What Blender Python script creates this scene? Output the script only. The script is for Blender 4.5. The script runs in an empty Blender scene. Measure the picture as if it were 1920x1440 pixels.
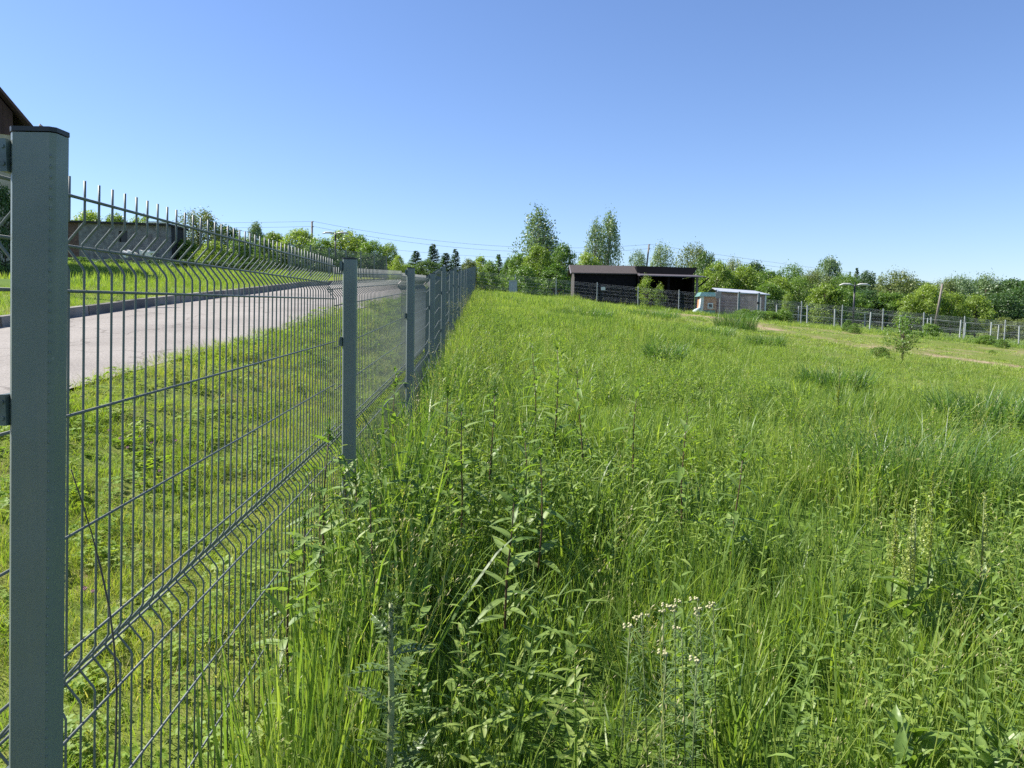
import bpy, math, random
import numpy as np
from mathutils import Vector, Matrix
R = math.radians
random.seed(7); rng = np.random.default_rng(7)
sc = bpy.context.scene
COL = sc.collection

# ------------------------------------------------------------------ camera
EYE = 1.5; F = 1442.0; PITCH = R(5.0); ROLL = 0.015
cam_d = bpy.data.cameras.new('camera'); cam = bpy.data.objects.new('camera', cam_d); COL.objects.link(cam)
cam_d.sensor_width = 36; cam_d.lens = F/1920*36; cam_d.clip_start = .02; cam_d.clip_end = 5000
FW = Vector((0, math.cos(PITCH), -math.sin(PITCH)))
R0 = Vector((1, 0, 0)); U0 = Vector((0, math.sin(PITCH), math.cos(PITCH)))
RT = R0*math.cos(ROLL) + U0*math.sin(ROLL); UP = -R0*math.sin(ROLL) + U0*math.cos(ROLL)
m3 = Matrix((RT, UP, -FW)).transposed()
cam.matrix_world = Matrix.Translation((0, 0, EYE)) @ m3.to_4x4()
sc.camera = cam

# ------------------------------------------------------------------ sky, sun, exposure
SUN_AZ = R(-78); SUN_EL = R(47)         # azimuth clockwise from +Y (view direction): sun stands left, a little ahead
w = bpy.data.worlds.new('World'); sc.world = w; w.use_nodes = True
nt = w.node_tree; nt.nodes.clear()
sky = nt.nodes.new('ShaderNodeTexSky'); sky.sky_type = 'NISHITA'; sky.sun_disc = False
sky.sun_elevation = SUN_EL; sky.sun_rotation = SUN_AZ
sky.air_density = 1.0; sky.dust_density = 0.3; sky.ozone_density = 3.0; sky.altitude = 100
bg = nt.nodes.new('ShaderNodeBackground'); bg.inputs[1].default_value = 0.08
wo = nt.nodes.new('ShaderNodeOutputWorld')
wb = nt.nodes.new('ShaderNodeMix'); wb.data_type = 'RGBA'; wb.blend_type = 'MULTIPLY'; wb.inputs[0].default_value = 1   # camera white balance of the sky
wb.inputs[7].default_value = (.79, .855, 1.04, 1); nt.links.new(sky.outputs[0], wb.inputs[6]); nt.links.new(wb.outputs[2], bg.inputs[0]); nt.links.new(bg.outputs[0], wo.inputs[0])
sd = bpy.data.lights.new('sun', 'SUN'); sd.energy = 5.0; sd.angle = R(.53); sd.color = (1, .95, .87)
sun = bpy.data.objects.new('sun', sd); COL.objects.link(sun)
sdir = Vector((math.sin(SUN_AZ)*math.cos(SUN_EL), math.cos(SUN_AZ)*math.cos(SUN_EL), math.sin(SUN_EL)))
sun.rotation_euler = sdir.to_track_quat('Z', 'Y').to_euler(); sun.location = (-30, 10, 40)
vs = sc.view_settings; vs.view_transform = 'Standard'; vs.look = 'None'; vs.exposure = 1.15; vs.gamma = 1
sc.render.engine = 'CYCLES'
cy = sc.cycles; cy.max_bounces = 4; cy.diffuse_bounces = 2; cy.glossy_bounces = 2; cy.transmission_bounces = 3
cy.transparent_max_bounces = 4; cy.use_denoising = False; cy.use_adaptive_sampling = True; cy.adaptive_threshold = .012
cy.sample_clamp_indirect = 6

# ------------------------------------------------------------------ helpers
def ray(px, py):
    v = RT*((px-960)/F) + UP*((720-py)/F) + FW
    return v.normalized()
def at_y(px, py, Y):
    v = ray(px, py); t = Y/v.y
    return Vector((v.x*t, Y, EYE+v.z*t))

class MB:
    def __init__(s): s.v = []; s.f = []
    def add(s, vs, fs):
        o = len(s.v); s.v += [tuple(p) for p in vs]; s.f += [tuple(i+o for i in f) for f in fs]; return s
    def box(s, c, d, M=None):
        x, y, z = d[0]/2, d[1]/2, d[2]/2
        P = [Vector((a*x, b*y, e*z)) for a in (-1, 1) for b in (-1, 1) for e in (-1, 1)]
        if M is not None: P = [M @ p for p in P]
        P = [p+Vector(c) for p in P]
        return s.add(P, [(0,1,3,2),(4,6,7,5),(0,4,5,1),(2,3,7,6),(0,2,6,4),(1,5,7,3)])
    def tube(s, pts, rad, n=6, cap=True):
        pts = [Vector(p) for p in pts]
        if not hasattr(rad, '__len__'): rad = [rad]*len(pts)
        o = len(s.v)
        for i, p in enumerate(pts):
            t = (pts[min(i+1, len(pts)-1)] - pts[max(i-1, 0)]).normalized()
            a = Vector((0, 1, 0)) if abs(t.y) < .9 else Vector((1, 0, 0))
            u = t.cross(a).normalized(); v = t.cross(u)
            for k in range(n):
                g = 2*math.pi*k/n
                s.v.append(tuple(p + u*math.cos(g)*rad[i] + v*math.sin(g)*rad[i]))
        for i in range(len(pts)-1):
            for k in range(n):
                a = o+i*n+k; b = o+i*n+(k+1) % n
                s.f.append((a, b, b+n, a+n))
        if cap:
            s.f.append(tuple(o+k for k in range(n))[::-1]); e = o+(len(pts)-1)*n
            s.f.append(tuple(e+k for k in range(n)))
        return s
    def mesh(s, name, mat=None, smooth=False):
        m = bpy.data.meshes.new(name); m.from_pydata(s.v, [], s.f); m.update()
        if mat: m.materials.append(mat)
        if smooth: m.polygons.foreach_set('use_smooth', [len(f) == 4 for f in s.f])
        return m
    def build(s, name, mat, parent=None, smooth=False):
        return obj(name, s.mesh(name, mat, smooth), parent)

def obj(name, mesh, parent=None, loc=None, rot=None, scl=None):
    o = bpy.data.objects.new(name, mesh); COL.objects.link(o)
    if parent: o.parent = parent
    if loc is not None: o.location = loc
    if rot is not None: o.rotation_euler = rot
    if scl is not None: o.scale = scl if hasattr(scl, '__len__') else (scl,)*3
    return o
def empty(name, loc=(0, 0, 0), rz=0, parent=None):
    o = bpy.data.objects.new(name, None); COL.objects.link(o); o.location = loc; o.rotation_euler = (0, 0, rz)
    o.empty_display_size = .1
    if parent: o.parent = parent
    return o
def tag(o, label=None, cat=None, group=None, kind=None):
    if label: o['label'] = label
    if cat: o['category'] = cat
    if group: o['group'] = group
    if kind: o['kind'] = kind
    return o
def np_mesh(name, V, Fq, mat=None, attrs=None, smooth=False):
    """V (n,3), Fq (m,4) or (m,3) faces"""
    m = bpy.data.meshes.new(name); k = Fq.shape[1]
    m.vertices.add(len(V)); m.vertices.foreach_set('co', np.ascontiguousarray(V, dtype=np.float32).ravel())
    m.loops.add(Fq.size); m.loops.foreach_set('vertex_index', Fq.astype(np.int32).ravel())
    m.polygons.add(len(Fq)); m.polygons.foreach_set('loop_start', np.arange(0, Fq.size, k, dtype=np.int32))
    if smooth: m.polygons.foreach_set('use_smooth', np.ones(len(Fq), dtype=bool))
    m.update(calc_edges=True)
    for nm, arr in (attrs or {}).items():
        if arr.ndim == 1:
            a = m.attributes.new(nm, 'FLOAT', 'POINT'); a.data.foreach_set('value', arr.astype(np.float32))
        else:
            a = m.attributes.new(nm, 'FLOAT_COLOR', 'POINT'); a.data.foreach_set('color', arr.astype(np.float32).ravel())
    if mat: m.materials.append(mat)
    return m

# value noise for layout (numpy)
_perm = np.random.default_rng(3).random((256, 256))
def vnoise(x, y):
    x = np.asarray(x, float); y = np.asarray(y, float)
    xi = np.floor(x).astype(int); yi = np.floor(y).astype(int); fx = x-xi; fy = y-yi
    fx = fx*fx*(3-2*fx); fy = fy*fy*(3-2*fy)
    g = lambda a, b: _perm[a % 256, b % 256]
    return (g(xi, yi)*(1-fx)+g(xi+1, yi)*fx)*(1-fy)+(g(xi, yi+1)*(1-fx)+g(xi+1, yi+1)*fx)*fy
def fbm(x, y): return vnoise(x, y)*.55+vnoise(x*2.1+17, y*2.1+5)*.3+vnoise(x*4.3+3, y*4.3+29)*.15

# ------------------------------------------------------------------ terrain functions
POST = [(-1.52, -.53, .045, 1.73), (.98, -.639, .045, None), (3.45, -.763, .0085, None), (5.97, -.82, .006, None)]
PX = [None, (14, 247), (641, 486), (762, 503), (805, 513), (827.5, 500), (842, 507), (850, 502), (859, 508), (864, 507), (870, 505)]
posts = [dict(y=-1.52, x=-.53, top=1.75, lean=.03)]
for i in range(1, 20):
    yy = .98+2.5*(i-1) - (.03 if i == 2 else 0) + (.045 if i == 1 else 0)
    if i < len(PX):
        p = at_y(PX[i][0], PX[i][1], yy); x, top = p.x, p.z
        if i == 1: x = p.x-.045*.22
    else:
        x = posts[-1]['x'] - .037*2.5; top = posts[-1]['top'] + .068*2.5
    posts.append(dict(y=yy, x=x, top=top, lean=.045 if i == 1 else (.0085 if i == 2 else .006)))
_fy = np.array([p['y'] for p in posts]); _fx = np.array([p['x'] for p in posts])
def Xf(Y): return np.interp(Y, np.concatenate([[-40], _fy, [300]]), np.concatenate([[_fx[0]+1.4], _fx, [_fx[-1]-9]]))
def Lz(Y): return np.interp(Y, [-20, 0, 3.45, 8.5, 23.5, 40, 47, 60, 100, 200, 2000], [0, 0, .06, .28, 1.25, 2.25, 2.62, 3.2, 3.9, 4.5, 6])
def Lf(Y): return np.interp(Y, [-20, 0, 2, 3.45, 6, 8.5, 11, 13.5, 18.5, 23.5, 30, 40, 47, 60, 100, 200, 2000], [0, 0, .08, .20, .44, .66, .84, 1.03, 1.40, 1.76, 2.16, 2.7, 2.82, 3.2, 3.9, 4.5, 6])
def Sz(Y): return np.interp(Y, [-5, 0, 5, 12, 24, 47, 80, 200, 2000], [0, -.01, -.04, -.072, -.098, -.082, -.06, -.03, -.01])
def Zr(Y): return np.interp(Y, [-40, -5, 0, 6.9, 15, 18, 25, 40, 60, 120, 2000], [-1, -.25, .15, .81, 1.58, 1.84, 2.36, 3.15, 4.2, 5.5, 7])
_ky = np.arange(-40, 140, .5)
_kx = np.interp(_ky, [-40, 0, 18, 21, 26, 47, 60, 100, 140], [-8.85, -4.69, -2.82, -2.68, -2.85, -3.8, -6, -18, -34])
_kx = np.convolve(np.pad(_kx, 4, mode='edge'), np.ones(9)/9, mode='valid')
def Xn(Y): return np.interp(Y, _ky, _kx)
RW = 4.0
def Xk(Y): return Xn(Y)-RW
def sat(x): return np.where(x < 35, x, 35+25*(1-np.exp(-(x-35)/25)))
def ss(t): t = np.clip(t, 0, 1); return t*t*(3-2*t)
def H(X, Y, road_drop=0.0):
    X = np.asarray(X, float); Y = np.asarray(Y, float)
    xf = Xf(Y)-.1; xn = Xn(Y); xk = Xk(Y); L = Lz(Y); zr = Zr(Y)
    field = L + (Lf(Y)-L)*ss((X-xf-.02)/.35) + Sz(Y)*sat(np.maximum(0, X-xf)) + (fbm(X*.35, Y*.35)-.5)*.22*ss((X-xf)/2)*ss((Y+2)/6)
    t = (xf-X)/np.maximum(.2, xf-xn)
    mown = L+(zr-L)*ss(t) + (vnoise(X*.9, Y*.9)-.5)*.05*ss((Y+2)/4)*np.clip(t*4, 0, 1)*np.clip((1-t)*4, 0, 1)
    dk = np.maximum(0, xk-X)
    left = zr + .12 + .035*sat(dk) + (fbm(X*.2, Y*.2)-.5)*.25*ss((dk-2)/4)
    z = np.where(X > xf, field, np.where(X > xn, mown, np.where(X > xk-.12, zr-road_drop, left)))
    return z
def h(x, y): return float(H(x, y))
def ground_hit(px, py, tmax=200):
    v = ray(px, py); t = np.linspace(.5, tmax, 8000)
    z = EYE+v.z*t-H(v.x*t, v.y*t); i = np.argmax(z < 0)
    if z[i] >= 0: i = len(t)-1
    return Vector((v.x*t[i], v.y*t[i], h(v.x*t[i], v.y*t[i])))

TRACK = [ground_hit(px, py) for px, py in [(1290, 590), (1330, 595), (1400, 607), (1460, 620), (1560, 637), (1650, 652), (1760, 668), (1860, 681), (1990, 700)]]
SB = [ground_hit(px, py) for px, py in [(1300, 640), (1440, 685), (1560, 715), (1700, 740), (1920, 765), (2100, 780)]]
SBX = np.array([p.x for p in SB]); SBY = np.array([p.y for p in SB])
TRX = np.array([p.x for p in TRACK]); TRY = np.array([p.y for p in TRACK])
def track_dist(X, Y):
    X = np.asarray(X, float); Y = np.asarray(Y, float); best = np.full(X.shape, 1e9)
    for i in range(len(TRX)-1):
        ax, ay, bx, by = TRX[i], TRY[i], TRX[i+1], TRY[i+1]; dx, dy = bx-ax, by-ay; l2 = dx*dx+dy*dy
        t = np.clip(((X-ax)*dx+(Y-ay)*dy)/l2, 0, 1)
        best = np.minimum(best, np.hypot(X-ax-t*dx, Y-ay-t*dy))
    return best
def beyond_track(X, Y):   # >0 on the fence side of the track
    return Y - np.interp(X, TRX[np.argsort(TRX)], TRY[np.argsort(TRX)])

def grazed(X, Y):         # 0..1: thin short grass round the dirt track
    k = np.argsort(SBX); yb = np.interp(X, SBX[k], SBY[k]); bt = beyond_track(X, Y)
    lim = ss((X-4)/3.5)*ss((Y-yb+1.5)/3)*(Y < 45.3)
    return lim*np.clip(.62+.38*ss((bt+4)/3), 0, 1)*(1-.75*ss((bt-6)/4)*ss((X-10)/4)*(Y > 40))
# ------------------------------------------------------------------ materials
def mat(name):
    m = bpy.data.materials.new(name); m.use_nodes = True
    return m, m.node_tree, m.node_tree.nodes['Principled BSDF']
def N(t, typ, **kw):
    n = t.nodes.new(typ)
    for k, v in kw.items():
        if k in n.inputs.keys() if hasattr(n.inputs, 'keys') else False: n.inputs[k].default_value = v
        else: setattr(n, k, v)
    return n
def ramp(t, stops):
    n = t.nodes.new('ShaderNodeValToRGB'); e = n.color_ramp.elements
    e[0].position, e[0].color = stops[0][0], (*stops[0][1], 1); e[1].position, e[1].color = stops[-1][0], (*stops[-1][1], 1)
    for p, c in stops[1:-1]:
        x = e.new(p); x.color = (*c, 1)
    return n
def simple(name, c, rough=.6, metal=0, nscale=8, namp=.25, bump=0, spec=.5, dirt=None, detail=5):
    """base colour with object-space noise variation and fine relief"""
    m, t, b = mat(name)
    tc = t.nodes.new('ShaderNodeTexCoord'); n1 = N(t, 'ShaderNodeTexNoise'); n1.inputs['Scale'].default_value = nscale; n1.inputs['Detail'].default_value = detail
    t.links.new(tc.outputs['Object'], n1.inputs['Vector'])
    c2 = dirt if dirt else tuple(x*(1-namp) for x in c)
    r = ramp(t, [(.35, c2), (.65, c)]); t.links.new(n1.outputs['Fac'], r.inputs[0]); t.links.new(r.outputs[0], b.inputs['Base Color'])
    b.inputs['Roughness'].default_value = rough; b.inputs['Metallic'].default_value = metal; b.inputs['Specular IOR Level'].default_value = spec
    if bump:
        n2 = N(t, 'ShaderNodeTexNoise'); n2.inputs['Scale'].default_value = nscale*12; t.links.new(tc.outputs['Object'], n2.inputs['Vector'])
        bp = t.nodes.new('ShaderNodeBump'); bp.inputs['Strength'].default_value = bump; bp.inputs['Distance'].default_value = .01
        t.links.new(n2.outputs['Fac'], bp.inputs['Height']); t.links.new(bp.outputs[0], b.inputs['Normal'])
    return m
def leafmat(name, stops, trans=.35, rough=.45, obj_rand=.0, inst=False, spec=.5, tip=None):
    """foliage: colour by per-leaf random 'bc' (+ per-instance 'tint' or per-object random), part translucent"""
    m, t, b = mat(name)
    a = t.nodes.new('ShaderNodeAttribute'); a.attribute_name = 'bc'
    src = a.outputs['Fac']
    if inst:
        a2 = t.nodes.new('ShaderNodeAttribute'); a2.attribute_type = 'INSTANCER'; a2.attribute_name = 'tint'
        mx = t.nodes.new('ShaderNodeMath'); mx.operation = 'MULTIPLY_ADD'; mx.inputs[1].default_value = .5
        hm = t.nodes.new('ShaderNodeMath'); hm.operation = 'MULTIPLY'; hm.inputs[1].default_value = .5
        t.links.new(a.outputs['Fac'], hm.inputs[0]); t.links.new(a2.outputs['Fac'], mx.inputs[0]); t.links.new(hm.outputs[0], mx.inputs[2]); src = mx.outputs[0]
    elif obj_rand:
        oi = t.nodes.new('ShaderNodeObjectInfo'); mx = t.nodes.new('ShaderNodeMath'); mx.operation = 'MULTIPLY_ADD'; mx.inputs[1].default_value = obj_rand
        hm = t.nodes.new('ShaderNodeMath'); hm.operation = 'MULTIPLY'; hm.inputs[1].default_value = 1-obj_rand
        t.links.new(a.outputs['Fac'], hm.inputs[0]); t.links.new(oi.outputs['Random'], mx.inputs[0]); t.links.new(hm.outputs[0], mx.inputs[2]); src = mx.outputs[0]
    r = ramp(t, stops); t.links.new(src, r.inputs[0])
    t.links.new(r.outputs[0], b.inputs['Base Color']); b.inputs['Roughness'].default_value = rough; b.inputs['Specular IOR Level'].default_value = spec
    tr = t.nodes.new('ShaderNodeBsdfTranslucent')
    hs = t.nodes.new('ShaderNodeMix'); hs.data_type = 'RGBA'; hs.blend_type = 'MULTIPLY'; hs.inputs[0].default_value = 1
    t.links.new(r.outputs[0], hs.inputs[6]); hs.inputs[7].default_value = (1.35, 1.42, .55, 1); t.links.new(hs.outputs[2], tr.inputs[0])
    mix = t.nodes.new('ShaderNodeMixShader'); mix.inputs[0].default_value = trans
    t.links.new(b.outputs[0], mix.inputs[1]); t.links.new(tr.outputs[0], mix.inputs[2])
    t.links.new(mix.outputs[0], t.nodes['Material Output'].inputs['Surface'])
    return m
M = {}
M['paint'] = simple('fence_paint', (.088, .128, .130), .42, 0, 9, .18, .08)
def post_paint():
    m, t, b = mat('post_paint'); L = t.links.new; tc = t.nodes.new('ShaderNodeTexCoord')
    def nz(s, sc3=(1, 1, 1), d=5):
        mp = t.nodes.new('ShaderNodeMapping'); mp.inputs['Scale'].default_value = sc3; n = t.nodes.new('ShaderNodeTexNoise'); n.inputs['Scale'].default_value = s; n.inputs['Detail'].default_value = d; L(tc.outputs['Object'], mp.inputs[0]); L(mp.outputs[0], n.inputs['Vector']); return n
    base = ramp(t, [(.3, (.128, .156, .15)), (.7, (.16, .19, .18))]); L(nz(5).outputs['Fac'], base.inputs[0])
    stre = ramp(t, [(.52, (0, 0, 0)), (.72, (.35, .35, .35))]); L(nz(60, (1, 1, .035), 3).outputs['Fac'], stre.inputs[0])
    k = t.nodes.new('ShaderNodeMix'); k.data_type = 'RGBA'; L(stre.outputs[0], k.inputs[0]); L(base.outputs[0], k.inputs[6]); k.inputs[7].default_value = (.19, .20, .18, 1)
    sp = ramp(t, [(.70, (0, 0, 0)), (.74, (.7, .7, .7))]); L(nz(170, (1, 1, 1), 2).outputs['Fac'], sp.inputs[0])
    k2 = t.nodes.new('ShaderNodeMix'); k2.data_type = 'RGBA'; L(sp.outputs[0], k2.inputs[0]); L(k.outputs[2], k2.inputs[6]); k2.inputs[7].default_value = (.26, .27, .25, 1)
    L(k2.outputs[2], b.inputs['Base Color']); rr = ramp(t, [(.3, (.32, .32, .32)), (.7, (.55, .55, .55))]); L(nz(14).outputs['Fac'], rr.inputs[0]); L(rr.outputs[0], b.inputs['Roughness'])
    bp = t.nodes.new('ShaderNodeBump'); bp.inputs['Strength'].default_value = .12; bp.inputs['Distance'].default_value = .002; L(nz(420, (1, 1, 1), 2).outputs['Fac'], bp.inputs['Height']); L(bp.outputs[0], b.inputs['Normal'])
    return m
M['paint'] = post_paint()
M['cap'] = simple('black_plastic', (.02, .024, .03), .5, 0, 20, .3)
M['galv'] = simple('galvanised', (.43, .45, .45), .5, .15, 14, .2)
M['clamp'] = simple('clamp_metal', (.13, .17, .17), .4, .2, 40, .4)
M['concrete'] = simple('kerb_concrete', (.25, .24, .225), .9, 0, 3, .4, .3, spec=.15)
M['darkwood'] = simple('dark_stained_wood', (.016, .014, .017), .8, 0, 5, .4, .2, spec=.05)
M['greywood'] = simple('weathered_wood', (.20, .17, .15), .8, 0, 7, .4, .3)
M['felt'] = simple('roof_felt', (.085, .074, .071), .9, 0, 14, .35, .4, spec=.1)
M['blackroof'] = simple('dark_roof', (.008, .008, .010), .8, 0, 6, .3, spec=.05)
M['trim'] = simple('roof_trim', (.09, .08, .09), .6, 0, 8, .2)
M['whitemetal'] = simple('white_roof_sheet', (.40, .43, .47), .5, .1, 6, .15)
M['pinkboard'] = simple('faded_boards', (.46, .30, .25), .75, 0, 4, .3, .2)
M['teal'] = simple('teal_tarp', (.13, .28, .27), .5, 0, 6, .35, .3)
M['orange'] = simple('orange_panel', (.62, .30, .17), .6, 0, 6, .3)
M['white'] = simple('white_paint', (.75, .74, .70), .5, 0, 6, .15)
M['glassdark'] = simple('dark_opening', (.012, .013, .015), .3, 0, 3, .3)
M['brown'] = simple('brown_boarding', (.085, .042, .034), .7, 0, 4, .35, .2)
M['render_wall'] = simple('beige_render', (.52, .46, .33), .85, 0, 5, .2, .2)
M['greyblock'] = simple('grey_blocks', (.23, .225, .225), .9, 0, 3, .35, .3, dirt=(.13, .12, .12))
M['rustbrick'] = simple('rusty_brick', (.15, .09, .072), .9, 0, 6, .4, .3)
M['tar'] = simple('tar_roof', (.03, .027, .028), .8, 0, 6, .3)
M['bark'] = simple('bark', (.11, .085, .062), .9, 0, 12, .45, .4)
M['birchbark'] = simple('birch_bark', (.45, .42, .38), .8, 0, 6, .5, .2, dirt=(.08, .07, .06))
M['polewood'] = simple('pole_wood', (.22, .19, .16), .85, 0, 10, .3)
M['cable'] = simple('cable', (.05, .055, .065), .6)
M['blackmetal'] = simple('black_lamp_metal', (.02, .022, .025), .45)
M['lampglass'] = simple('lamp_head_grey', (.55, .54, .50), .4)
M['stem'] = simple('green_stem', (.13, .17, .05), .6, 0, 30, .3)
M['redstem'] = simple('reddish_stem', (.10, .055, .03), .6, 0, 30, .4)
M['dry'] = simple('dry_straw', (.34, .26, .15), .8, 0, 30, .35)
M['drydark'] = simple('dry_dark_stem', (.10, .085, .07), .8, 0, 30, .35)
M['palestem'] = simple('thistle_stem', (.30, .34, .16), .7, 0, 60, .4)
M['cream'] = simple('cream_flower', (.44, .42, .22), .7, 0, 60, .3)
M['pink'] = simple('clover_pink', (.42, .18, .30), .7, 0, 60, .3)
M['dockseed'] = leafmat('dock_seed', [(0, (.22, .27, .05)), (1, (.37, .42, .12))], .3)
G1 = (.028, .065, .012); G2 = (.055, .115, .018); G3 = (.105, .165, .026); STR = (.33, .27, .14)
M['grass'] = leafmat('grass_blades', [(0, (.062, .125, .036)), (.3, (.14, .225, .050)), (.6, (.25, .335, .070)), (.9, (.36, .41, .115)), (1, (.40, .33, .185))], .46, .42, inst=True, spec=.35)
M['mown'] = leafmat('mown_blades', [(0, (.12, .225, .032)), (.4, (.21, .31, .045)), (.75, (.31, .34, .08)), (1, (.48, .40, .20))], .42, .55, spec=.3, inst=True)
M['herb'] = leafmat('herb_leaves', [(0, (.11, .19, .042)), (.5, (.205, .30, .058)), (1, (.33, .40, .10))], .46, .5, inst=True)
M['herb1'] = leafmat('weed_leaves', [(0, (.085, .16, .038)), (.5, (.15, .245, .05)), (1, (.26, .34, .10))], .42, .5, obj_rand=.5)
M['dockleaf'] = leafmat('dock_leaves', [(0, (.12, .21, .04)), (1, (.22, .31, .08))], .42, .42, obj_rand=.7)
M['thistleleaf'] = leafmat('thistle_leaves', [(0, (.08, .14, .04)), (1, (.16, .23, .075))], .25, .4, obj_rand=.6)
LEAF = {
 'bright': leafmat('leaf_bright', [(0, (.11, .175, .034)), (.5, (.205, .29, .05)), (1, (.33, .41, .08))], .42, .45, obj_rand=.35),
 'mid': leafmat('leaf_mid', [(0, (0.066, 0.132, 0.027)), (.5, (0.123, 0.215, 0.037)), (1, (0.215, 0.314, 0.050))], .38, .45, obj_rand=.4),
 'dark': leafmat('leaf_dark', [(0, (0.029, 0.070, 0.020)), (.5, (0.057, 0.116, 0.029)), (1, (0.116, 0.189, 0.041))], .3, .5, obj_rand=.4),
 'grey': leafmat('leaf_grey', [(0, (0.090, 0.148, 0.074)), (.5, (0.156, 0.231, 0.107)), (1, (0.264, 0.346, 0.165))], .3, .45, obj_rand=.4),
 'olive': leafmat('leaf_olive', [(0, (0.083, 0.116, 0.037)), (.5, (0.140, 0.182, 0.057)), (1, (0.231, 0.272, 0.083))], .33, .5, obj_rand=.4),
 'needle': leafmat('needles', [(0, (0.043, 0.085, 0.034)), (.6, (0.073, 0.140, 0.049)), (1, (0.122, 0.201, 0.061))], .25, .55, obj_rand=.3),
}

# ground material
def ground_mat():
    m, t, b = mat('ground_soil'); L = t.links.new
    a = t.nodes.new('ShaderNodeAttribute'); a.attribute_name = 'gm'; sp = t.nodes.new('ShaderNodeSeparateColor'); L(a.outputs['Color'], sp.inputs[0])
    tc = t.nodes.new('ShaderNodeTexCoord')
    def nz(s, d=6):
        n = t.nodes.new('ShaderNodeTexNoise'); n.inputs['Scale'].default_value = s; n.inputs['Detail'].default_value = d; L(tc.outputs['Object'], n.inputs['Vector']); return n
    f = ramp(t, [(.3, (.045, .085, .014)), (.55, (.085, .14, .022)), (.75, (.115, .15, .035))]); L(nz(.9).outputs['Fac'], f.inputs[0])
    g = ramp(t, [(.3, (.10, .15, .026)), (.55, (.145, .17, .038)), (.72, (.18, .155, .06)), (.86, (.13, .10, .06))]); L(nz(2.2, 8).outputs['Fac'], g.inputs[0])
    d = ramp(t, [(.3, (.16, .115, .07)), (.6, (.34, .26, .17)), (.8, (.40, .33, .23))]); L(nz(3, 8).outputs['Fac'], d.inputs[0])
    def mx(fac, A, B):
        k = t.nodes.new('ShaderNodeMix'); k.data_type = 'RGBA'; L(fac, k.inputs[0]); L(A, k.inputs[6]); L(B, k.inputs[7]); return k.outputs[2]
    c = mx(sp.outputs[0], f.outputs[0], g.outputs[0]); c = mx(sp.outputs[1], c, d.outputs[0])
    L(c, b.inputs['Base Color']); b.inputs['Roughness'].default_value = .95; b.inputs['Specular IOR Level'].default_value = .1
    bp = t.nodes.new('ShaderNodeBump'); bp.inputs['Strength'].default_value = .6; bp.inputs['Distance'].default_value = .03; L(nz(14, 8).outputs['Fac'], bp.inputs['Height']); L(bp.outputs[0], b.inputs['Normal'])
    return m
def road_mat():
    m, t, b = mat('asphalt_pale'); L = t.links.new; tc = t.nodes.new('ShaderNodeTexCoord')
    def nz(s, d=6):
        n = t.nodes.new('ShaderNodeTexNoise'); n.inputs['Scale'].default_value = s; n.inputs['Detail'].default_value = d; L(tc.outputs['Object'], n.inputs['Vector']); return n
    big = ramp(t, [(.3, (.215, .195, .175)), (.5, (.262, .24, .215)), (.7, (.295, .27, .243))]); L(nz(.7).outputs['Fac'], big.inputs[0])
    fine = ramp(t, [(.35, (.62, .62, .62)), (.6, (1.1, 1.1, 1.1))]); L(nz(55, 4).outputs['Fac'], fine.inputs[0])
    k = t.nodes.new('ShaderNodeMix'); k.data_type = 'RGBA'; k.blend_type = 'MULTIPLY'; k.inputs[0].default_value = .7; L(big.outputs[0], k.inputs[6]); L(fine.outputs[0], k.inputs[7])
    # cracks: distorted voronoi edges
    wv = nz(1.6, 5); vm = t.nodes.new('ShaderNodeVectorMath'); vm.operation = 'MULTIPLY_ADD'; vm.inputs[1].default_value = (.9, .9, .9); L(wv.outputs['Color'], vm.inputs[0]); L(tc.outputs['Object'], vm.inputs[2])
    vo = t.nodes.new('ShaderNodeTexVoronoi'); vo.feature = 'DISTANCE_TO_EDGE'; vo.inputs['Scale'].default_value = .55; L(vm.outputs[0], vo.inputs['Vector'])
    cr = ramp(t, [(.004, (.4, .38, .36)), (.013, (1, 1, 1))]); L(vo.outputs['Distance'], cr.inputs[0])
    k2 = t.nodes.new('ShaderNodeMix'); k2.data_type = 'RGBA'; k2.blend_type = 'MULTIPLY'; k2.inputs[0].default_value = .55; L(k.outputs[2], k2.inputs[6]); L(cr.outputs[0], k2.inputs[7])
    L(k2.outputs[2], b.inputs['Base Color']); b.inputs['Roughness'].default_value = .9; b.inputs['Specular IOR Level'].default_value = .2
    bp = t.nodes.new('ShaderNodeBump'); bp.inputs['Strength'].default_value = .4; bp.inputs['Distance'].default_value = .01; L(nz(70, 4).outputs['Fac'], bp.inputs['Height']); L(bp.outputs[0], b.inputs['Normal'])
    return m

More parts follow.
